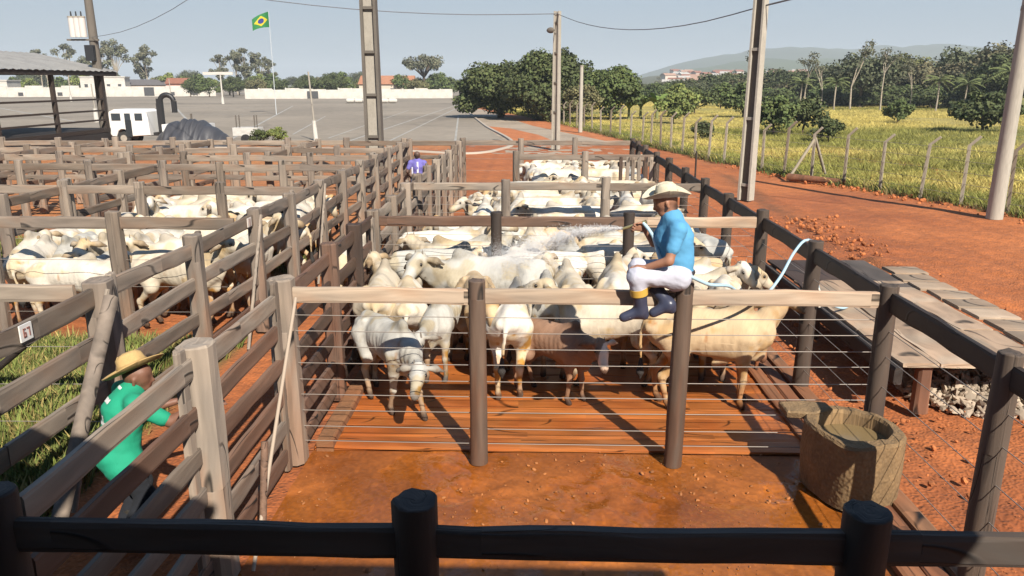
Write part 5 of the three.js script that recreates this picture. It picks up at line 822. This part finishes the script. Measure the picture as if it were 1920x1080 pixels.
// ------------------------------------------------------------------ buildings and other things on the lot
const whiteW = std([.80, .76, .70], .85, { map: rep(concMap, .4) }), shadeDark = std([.05, .05, .055], .6), tile = std([.38, .15, .09], .85, { map: rep(concMap, .5) });
{
  const w = thing('white_wall', 'long low white wall along the far side of the asphalt lot', 'wall', [-68.8, 0, -187.2], Math.atan2(10.6, 48.6) * 1 * 1);
  const L = 49.7, n = 16; for (let i = 0; i < n; i++) { const hh = 2.3 + (noise(i * 1.7, 3) - .5) * .5; part(w, 'wall_section', box(L / n - .02, hh, .25, L / n * (i + .5), hh / 2 - .1, 0), whiteW); part(w, 'pilaster', box(.3, hh + .15, .34, L / n * i, hh / 2 - .05, 0), whiteW); }
  part(w, 'gate_door', box(2.6, 1.7, .1, 15.6, .85, .2), shadeDark);
  const k = thing('low_white_wall', 'low rounded white planter wall in front of the long white wall', 'wall', [-35.4, 0, -148]);
  for (let i = 0; i < 6; i++) part(k, 'wall_section', new THREE.CapsuleGeometry(.42, 1.0, 4, 10).rotateZ(H).translate(.9 + i * 1.6, .42, Math.sin(i * .6) * .4), whiteW);
  const w2 = thing('white_wall', 'white wall with dark openings behind the shed and truck', 'wall', [-150, 0, -206.5], Math.atan2(18, 58));
  for (let i = 0; i < 14; i++) { const hh = 2.7 + (noise(i * 2.3, 8) - .5) * .7; part(w2, 'wall_section', box(4.38, hh, .3, 4.4 * (i + .5), hh / 2 - .1, 0), whiteW); }
  for (const x of [12, 21.5, 31, 44, 50]) part(w2, 'opening', box(x === 44 ? 2.6 : 1.2, x === 44 ? 2.3 : .9, .1, x, x === 44 ? 1.3 : .7, .2), shadeDark);
}
function house(name, label, pos, turn, w, d, h, roofMat, wallMat, flat) {
  const g = thing(name, label, 'house', pos, turn); part(g, 'wall', box(w, h, d, 0, h / 2, 0), wallMat);
  if (flat) part(g, 'roof', box(w + .4, .3, d + .4, 0, h + .15, 0), roofMat); else { const s = new THREE.Shape([[-d / 2 - .4, 0], [d / 2 + .4, 0], [0, d * .28]].map(p => new THREE.Vector2(...p))); part(g, 'roof', new THREE.ExtrudeGeometry(s, { depth: w + .6, bevelEnabled: false }).rotateY(H).translate(-w / 2 - .3, h, 0), roofMat); }
  for (let i = 0; i < Math.max(1, Math.floor(w / 3)); i++) { const x = -w / 2 + (i + .5) * w / Math.floor(w / 3 || 1); const f = part(g, 'window', box(1.1, 1.1, .08, x, h * .55, d / 2 + .03), whiteW); part(f, 'pane', box(.9, .9, .06, x, h * .55, d / 2 + .06), shadeDark); }
  part(g, 'door', box(.9, 2, .06, w * .3, 1, d / 2 + .045), std([.2, .1, .06], .7)); return g;
}
house('white_house', 'white house with an open dark porch below the slender trees', [-128.5, 0, -235], .3, 12, 8, 5.2, whiteW, whiteW, true);
house('white_house', 'long low white house at the far left behind the shed', [-166, 0, -224], .2, 30, 9, 4.2, whiteW, whiteW, true);
house('brick_house', 'small red house left of the grove', [-106, 0, -238], .2, 9, 6, 3.4, tile, std([.42, .17, .12], .85));
house('tiled_house', 'house with an orange tiled roof below the flat topped tree', [-39, 0, -212], 0, 14, 8, 3.3, std([.55, .25, .14], .85, { map: rep(concMap, .5) }), std([.62, .52, .42], .85));
house('grey_house', 'long dark roofed house between the white house and the red house', [-118, 0, -246], .2, 16, 6, 3.0, std([.12, .11, .11], .8), std([.5, .42, .36], .85));
{ // hills and the town on them
  const ridge = (name, x0, x1, z, hmax, seed, c, f) => { const g = field(120, 10, (u, v) => { const x = x0 + (x1 - x0) * u, e = f ? Math.pow(sst(-.02, .16, u), .8) : sst(0, .12, u), hh = hmax * e * (.62 + .3 * fbm(u * 16, seed, 2, 5) + .14 * fbm(u * 60, seed, 9, 3)) * Math.sin(Math.PI * Math.min(1, v * .5 + .0)); const k = .8 + .4 * fbm(u * 40, v * 9, seed, 4); return [x, -1 + hh, z - v * 500, c[0] * k, c[1] * k, c[2] * k]; }); return struct(name, g, std([1, 1, 1], 1, { vertexColors: true })); };
  ridge('hill', 170, 2600, -1250, 62, 3, [.085, .105, .04], 1); ridge('hill', 220, 3400, -1900, 125, 8, [.075, .09, .05], 1); ridge('hill', -900, 900, -1700, 16, 12, [.08, .1, .05]);
  const r = rng(401), hs = [[.74, .68, .6], [.66, .55, .46], [.7, .66, .62], [.55, .4, .32]].map(c => std(c, .9)), rf = [tile, std([.4, .24, .17], .9), std([.45, .42, .38], .9)];
  const pr = []; for (let i = 0; i < 6; i++) { const g = new THREE.Group(), w = 8 + r() * 8, d = 7, h = 3.2 + r() * 3; part(g, 'wall', box(w, h, d, 0, h / 2, 0), hs[i % 4]); const s = new THREE.Shape([[-4, 0], [4, 0], [0, 2]].map(p => new THREE.Vector2(...p))); part(g, 'roof', new THREE.ExtrudeGeometry(s, { depth: w + .8, bevelEnabled: false }).rotateY(H).translate(-w / 2 - .4, h, 0), rf[i % 3]); pr.push(g); }
  for (let i = 0; i < 130; i++) { const t = r(), z = -560 - t * 420, x = (105 + r() * 150) * (-z / 640), y = 1.5 + t * 13 - r() * 2; dup(pr[i % 6], 'town_house', 'pale house of the distant town below the hills', 'house', [x, y - 1.5, z], (r() - .5) * 1.2, 1, 'houses of the distant town'); }
  const tg = field(40, 8, (u, v) => { const z = -540 - v * 480, x = (60 + u * 260) * (-z / 640); return [x, -.6 + v * 13 * sst(0, .15, u) , z, .13, .13, .06]; }); struct('town_slope', tg, std([1, 1, 1], 1, { vertexColors: true, map: rep(fieldMap, .05) }));
  for (let i = 0; i < 90; i++) { const t = r(), z = -520 - t * 420, x = (100 + r() * 170) * (-z / 640); dup(domeT[i % 3], 'town_tree', 'tree among the houses of the distant town', 'tree', [x, -3 + t * 12, z], r() * 6, .6 + r() * .4, 'trees of the distant town'); }
}
{ // shed
  const s = thing('loading_shed', 'open shed with a pale sheet roof, railings and a raised dark deck', 'shed', [-26.3, 0, -40.5]);
  const tin = std([.48, .46, .43], .6, { metalness: .2, map: rep(concMap, .3) });
  const roof = (x0, y0, x1, y1) => { const pos = [], idx = [], uv = []; const n = 84, z0 = 8, z1 = -7.6; for (let i = 0; i <= n; i++) { const z = z0 + (z1 - z0) * i / n, w = .035 * Math.sin(i * 1.9); for (const [x, y] of [[x0, y0], [x1, y1]]) { pos.push(x, y + w, z); uv.push(x, z); } } for (let i = 0; i < n; i++) { const a = i * 2; idx.push(a, a + 2, a + 1, a + 1, a + 2, a + 3); } return geoFrom(pos, idx, uv); };
  tin.side = THREE.DoubleSide;
  part(s, 'roof', roof(.9, 4.35, -4.2, 5.45), tin); part(s, 'roof', roof(-4.2, 5.45, -9, 4.4), tin);
  part(s, 'eave_beam', box(.14, .26, 15.3, .75, 4.22, .2), M.dark[0]); part(s, 'eave_beam', box(9, .2, .14, -4, 4.25, -7.3), M.dark[0]);
  for (const z of [-6, -1.2, 3.6]) for (const x of [.55, -8.4]) part(s, 'pillar', box(.2, 4.3, .2, x, 2.15, z), M.dark[1]);
  part(s, 'deck', box(9.4, .22, 14.2, -4, .95, .9), M.dark[0]); part(s, 'deck_side', box(.1, .55, 14, .62, .55, .9), M.black);
  for (const y of [1.55, 2.1, 2.75]) part(s, 'railing', box(.08, .1, 14, .62, y, .9), M.dark[1]);
  for (const z of [-5, 0, 5]) part(s, 'footing', box(.3, .7, .3, .4, .35, z), M.dark[0]);
}
{ // truck
  const t = thing('crew_truck', 'old white crew cab truck with a dark crane mast behind its cab', 'truck', [-23.9, 0, -48.2], PI + .04), wm = std([.80, .79, .77], .35), gl = std([.05, .06, .07], .15);
  const pr = new THREE.Shape([[-.05, .55], [0, 1.15], [.2, 1.95], [.5, 2.08], [2.2, 2.08], [2.42, 1.95], [2.5, .62], [1.35, .55], [1.3, .62], [1.2, .86], [1.0, .98], [.78, .98], [.58, .86], [.48, .62], [.45, .55]].map(p => new THREE.Vector2(2.2 - p[0], p[1])));
  part(t, 'cab', new THREE.ExtrudeGeometry(pr, { depth: 1.7, bevelEnabled: true, bevelSize: .05, bevelThickness: .06, bevelSegments: 3 }).translate(0, 0, -.85), wm);
  for (const [x, w] of [[1.62, .55], [.92, .35], [.25, .45]]) for (const s of [-1, 1]) part(t, 'window', new THREE.BoxGeometry(w, .42, .04).translate(x, 1.68, s * .92), gl);
  part(t, 'windshield', new THREE.BoxGeometry(.04, .62, 1.4).rotateZ(.24).translate(2.16, 1.6, 0), gl);
  for (const s of [-1, 1]) { const d = part(t, 'door', box(.85, 1.0, .02, .92, .98, s * .92), std([.03, .035, .04], .4)); d.scale.x = .45; d.position.x = .5; part(t, 'headlight', new THREE.CylinderGeometry(.11, .11, .05, 14).rotateZ(H).translate(2.27, .95, s * .6), std([.7, .7, .65], .2)); part(t, 'bumper', box(.12, .16, .9, 2.32, .55, s * .45), M.concDark); }
  for (const x of [1.3, -2.6]) for (const s of [-1, 1]) { const w = part(t, 'wheel', new THREE.CylinderGeometry(.4, .4, .24, 24).rotateX(H).translate(x, .4, s * .78), std([.03, .03, .03], .9)); part(w, 'rim', new THREE.CylinderGeometry(.2, .2, .26, 16).rotateX(H).translate(x, .4, s * .78), M.conc); }
  part(t, 'chassis', box(5.6, .2, .9, -.8, .62, 0), M.black); part(t, 'bed', box(2.6, .5, 1.8, -2.4, .98, 0), wm);
  const mast = part(t, 'crane_mast', box(.3, 2.0, .35, -.75, 1.75, 0), M.black); part(mast, 'crane_post', box(.14, 1.7, .2, -.48, 1.6, .3), M.black); part(mast, 'crane_arm', new THREE.TorusGeometry(.42, .16, 8, 16, PI * .95).translate(-1.2, 2.55, 0), M.black); part(mast, 'crane_tip', box(.26, .7, .26, -1.62, 2.25, 0), M.black);
}
{ // tarp mound
  const n = 60, m = 40, g = field(n, m, (u, v) => { const x = (u - .5) * 5.4, z = (v - .5) * 4, q = Math.max(Math.abs(u - .5) * 2, Math.abs(v - .5) * 2), e = Math.max(0, 1 - Math.pow(Math.hypot((u - .42) * 2.1, (v - .5) * 2), 2.2)), fold = Math.abs(noise(u * 17, v * 3, 4) - .5) * .7; return [x, Math.max(0, e * 1.85 * (1 - .35 * u) + (e > 0 ? (fold - .08) * Math.min(1, e * 3) : 0)) - .06, z, 1, 1, 1]; });
  const t = thing('tarp_mound', 'heap under a dark grey plastic sheet beside the truck', 'tarp', [-20.0, 0, -46.6]); part(t, 'tarp', g, std([.055, .055, .062], .45)); part(t, 'stake', box(.1, .6, .1, -.55, 1.6, 0), M.concDark);
  const b = thing('hand_cart', 'pale flat cart with upright bars behind the dark sheet', 'cart', [-17.9, 0, -48.6]); part(b, 'bed', box(1.6, .5, 1, 0, .75, 0), M.white); for (const x of [-.6, -.4, .55, .7]) part(b, 'bar', box(.06, .9, .06, x, 1.3, .3), M.concDark); for (const s of [-1, 1]) part(b, 'wheel', new THREE.CylinderGeometry(.3, .3, .12, 16).rotateX(H).translate(0, .3, s * .5), M.black);
  dup(bushQ, 'weed_clump', 'dark weed clump right of the sheet covered heap', 'weeds', [-16.6, 0, -47], 1, .45); dup(bushL, 'weed_clump', 'yellow flowering weed clump at the edge of the lot', 'weeds', [-15.4, 0, -46.6], 2, .4);
}
{ // thin posts with white painted feet, the sign and the flag
  const L = ['thin leaning post with a white painted foot nearest the pens', 'thin post with a white foot behind the sheet covered heap', 'thin post with a white foot left of the truck', 'farthest thin post with a white foot behind the shed'];
  [[-14.57, -51.9, 4.4, .05], [-48.7, -105, 4.2, .02], [-42.9, -75.9, 3.6, .02], [-94.6, -159, 4.6, 0]].forEach(([x, z, h, lean], i) => { const g = thing('lot_post', L[i], 'post', [x, 0, z]); part(g, 'shaft', new THREE.CylinderGeometry(.055, .07, h, 8).translate(0, h / 2, 0), M.conc); part(g, 'painted_foot', new THREE.CylinderGeometry(.13 + (i ? .06 : 0), .17 + (i ? .08 : 0), 1.3, 10).translate(0, .6, 0), whiteW); g.rotation.z = lean; });
  const s = thing('roadside_sign', 'white flat sign board on one post at the back of the lot', 'sign', [-55.7, 0, -140]); part(s, 'post', new THREE.CylinderGeometry(.12, .14, 5.2, 10).translate(0, 2.6, 0), whiteW); part(s, 'board', box(5.4, .5, .25, -.4, 5.3, 0), whiteW); part(s, 'painted_foot', new THREE.CylinderGeometry(.22, .28, 1.2, 10).translate(0, .6, 0), whiteW);
  const f = thing('flag', 'green and yellow flag flying above the lot on a thin pole', 'flag', [-31.0, 0, -94]);
  part(f, 'flagpole', new THREE.CylinderGeometry(.03, .05, 11.8, 8).translate(0, 5.9, 0), std([.55, .58, .6], .5));
  const wave = (g, dz) => { const p = g.attributes.position; for (let i = 0; i < p.count; i++) { const x = p.getX(i); p.setY(i, p.getY(i) * (1 - .28 * Math.min(1, -x / 2)) + 10.85 - (x * x) * .17); p.setZ(i, Math.sin(x * 2.6) * .18 + dz); } g.computeVertexNormals(); return g; };
  const flat = (pts, dz) => { const g = new THREE.ShapeGeometry(new THREE.Shape(pts.map(p => new THREE.Vector2(...p)))); return g; };
  const ds = { side: THREE.DoubleSide };
  part(f, 'cloth', wave(new THREE.PlaneGeometry(1.95, 1.75, 20, 6).translate(-1.0, 0, 0), 0), std([.02, .19, .05], .8, ds));
  const rh = new THREE.PlaneGeometry(1, 1, 14, 14), rp = rh.attributes.position; for (let i = 0; i < rp.count; i++) { const x = rp.getX(i), y = rp.getY(i); rp.setXYZ(i, (x + y) * .78 - 1, (y - x) * .66, 0); } part(f, 'rhombus', wave(rh, .015), std([.62, .48, .02], .8, ds));
  part(f, 'disc', wave(new THREE.CircleGeometry(.33, 24).translate(-1, 0, 0), .03), std([.02, .03, .2], .8, ds));
}
// labels of crowded things: their place in the row, counted from the left
const ORD = ['leftmost', 'second from the left', 'third from the left', 'fourth from the left', 'fifth from the left', 'sixth from the left', 'seventh from the left', 'eighth from the left', 'ninth from the left', 'tenth from the left'];
const ordinal = i => ORD[i] || (i + 1) + 'th from the left';
function rank(group, fn, split) {
  const all = scene.children.filter(o => o.userData.group === group), rows = split ? [all.filter(o => o.position.z > split), all.filter(o => o.position.z <= split)] : [all];
  rows.forEach((row, k) => { row.sort((a, b) => a.position.x / -a.position.z - b.position.x / -b.position.z); row.forEach((o, i) => { o.userData.label = fn(ordinal(i), k === 0 ? 'near' : 'far', o); }); });
}
rank('cattle at the back of the washed pen', (n, k) => `pale cow at the back of the washed pen, ${n}`);
rank('cattle at the back of the second pen', (n, k) => `pale cow at the back of the second pen, ${n}`);
rank('cattle behind the grey cross rail', (n, k) => `white cow in the ${k} half of the third pen, ${n}`, -17.3);
rank('cattle of the farthest herd', (n, k) => `white cow in the ${k} row of the farthest herd, ${n}`, -23);
rank('cattle behind the front row on the left', n => `white cow behind the front row of the left herd, ${n}`);
rank('cattle of the second left herd', (n, k) => `white cow in the ${k} row of the second left herd, ${n}`, -16.2);
rank('trees of the far tree line', n => `leafy tree of the far tree line, ${n} of its trees`);
rank('low trees behind the white wall', n => `low green tree above the white wall, ${n}`);
rank('slender trees at the upper left', n => `tall slender tree at the upper left, ${n} of its grove`);
rank('grove left of the flag', n => `slender tree of the small grove left of the flag, ${n}`);
rank('bushes at the foot of the tree line', n => `low bush at the foot of the tree line, ${n}`);
rank('trees behind the tree line', n => `tree rising behind the far tree line, ${n}`);
rank('trees before the town', n => `low tree before the distant town, ${n}`);
rank('trees along the left horizon', n => `distant tree along the left horizon, ${n}`);
rank('shrubs below the slender trees', n => `green shrub below the slender trees, ${n}`);
scene.traverse(o => { if (o.isMesh) { o.castShadow = true; o.receiveShadow = true; } });
renderer.render(scene, camera);
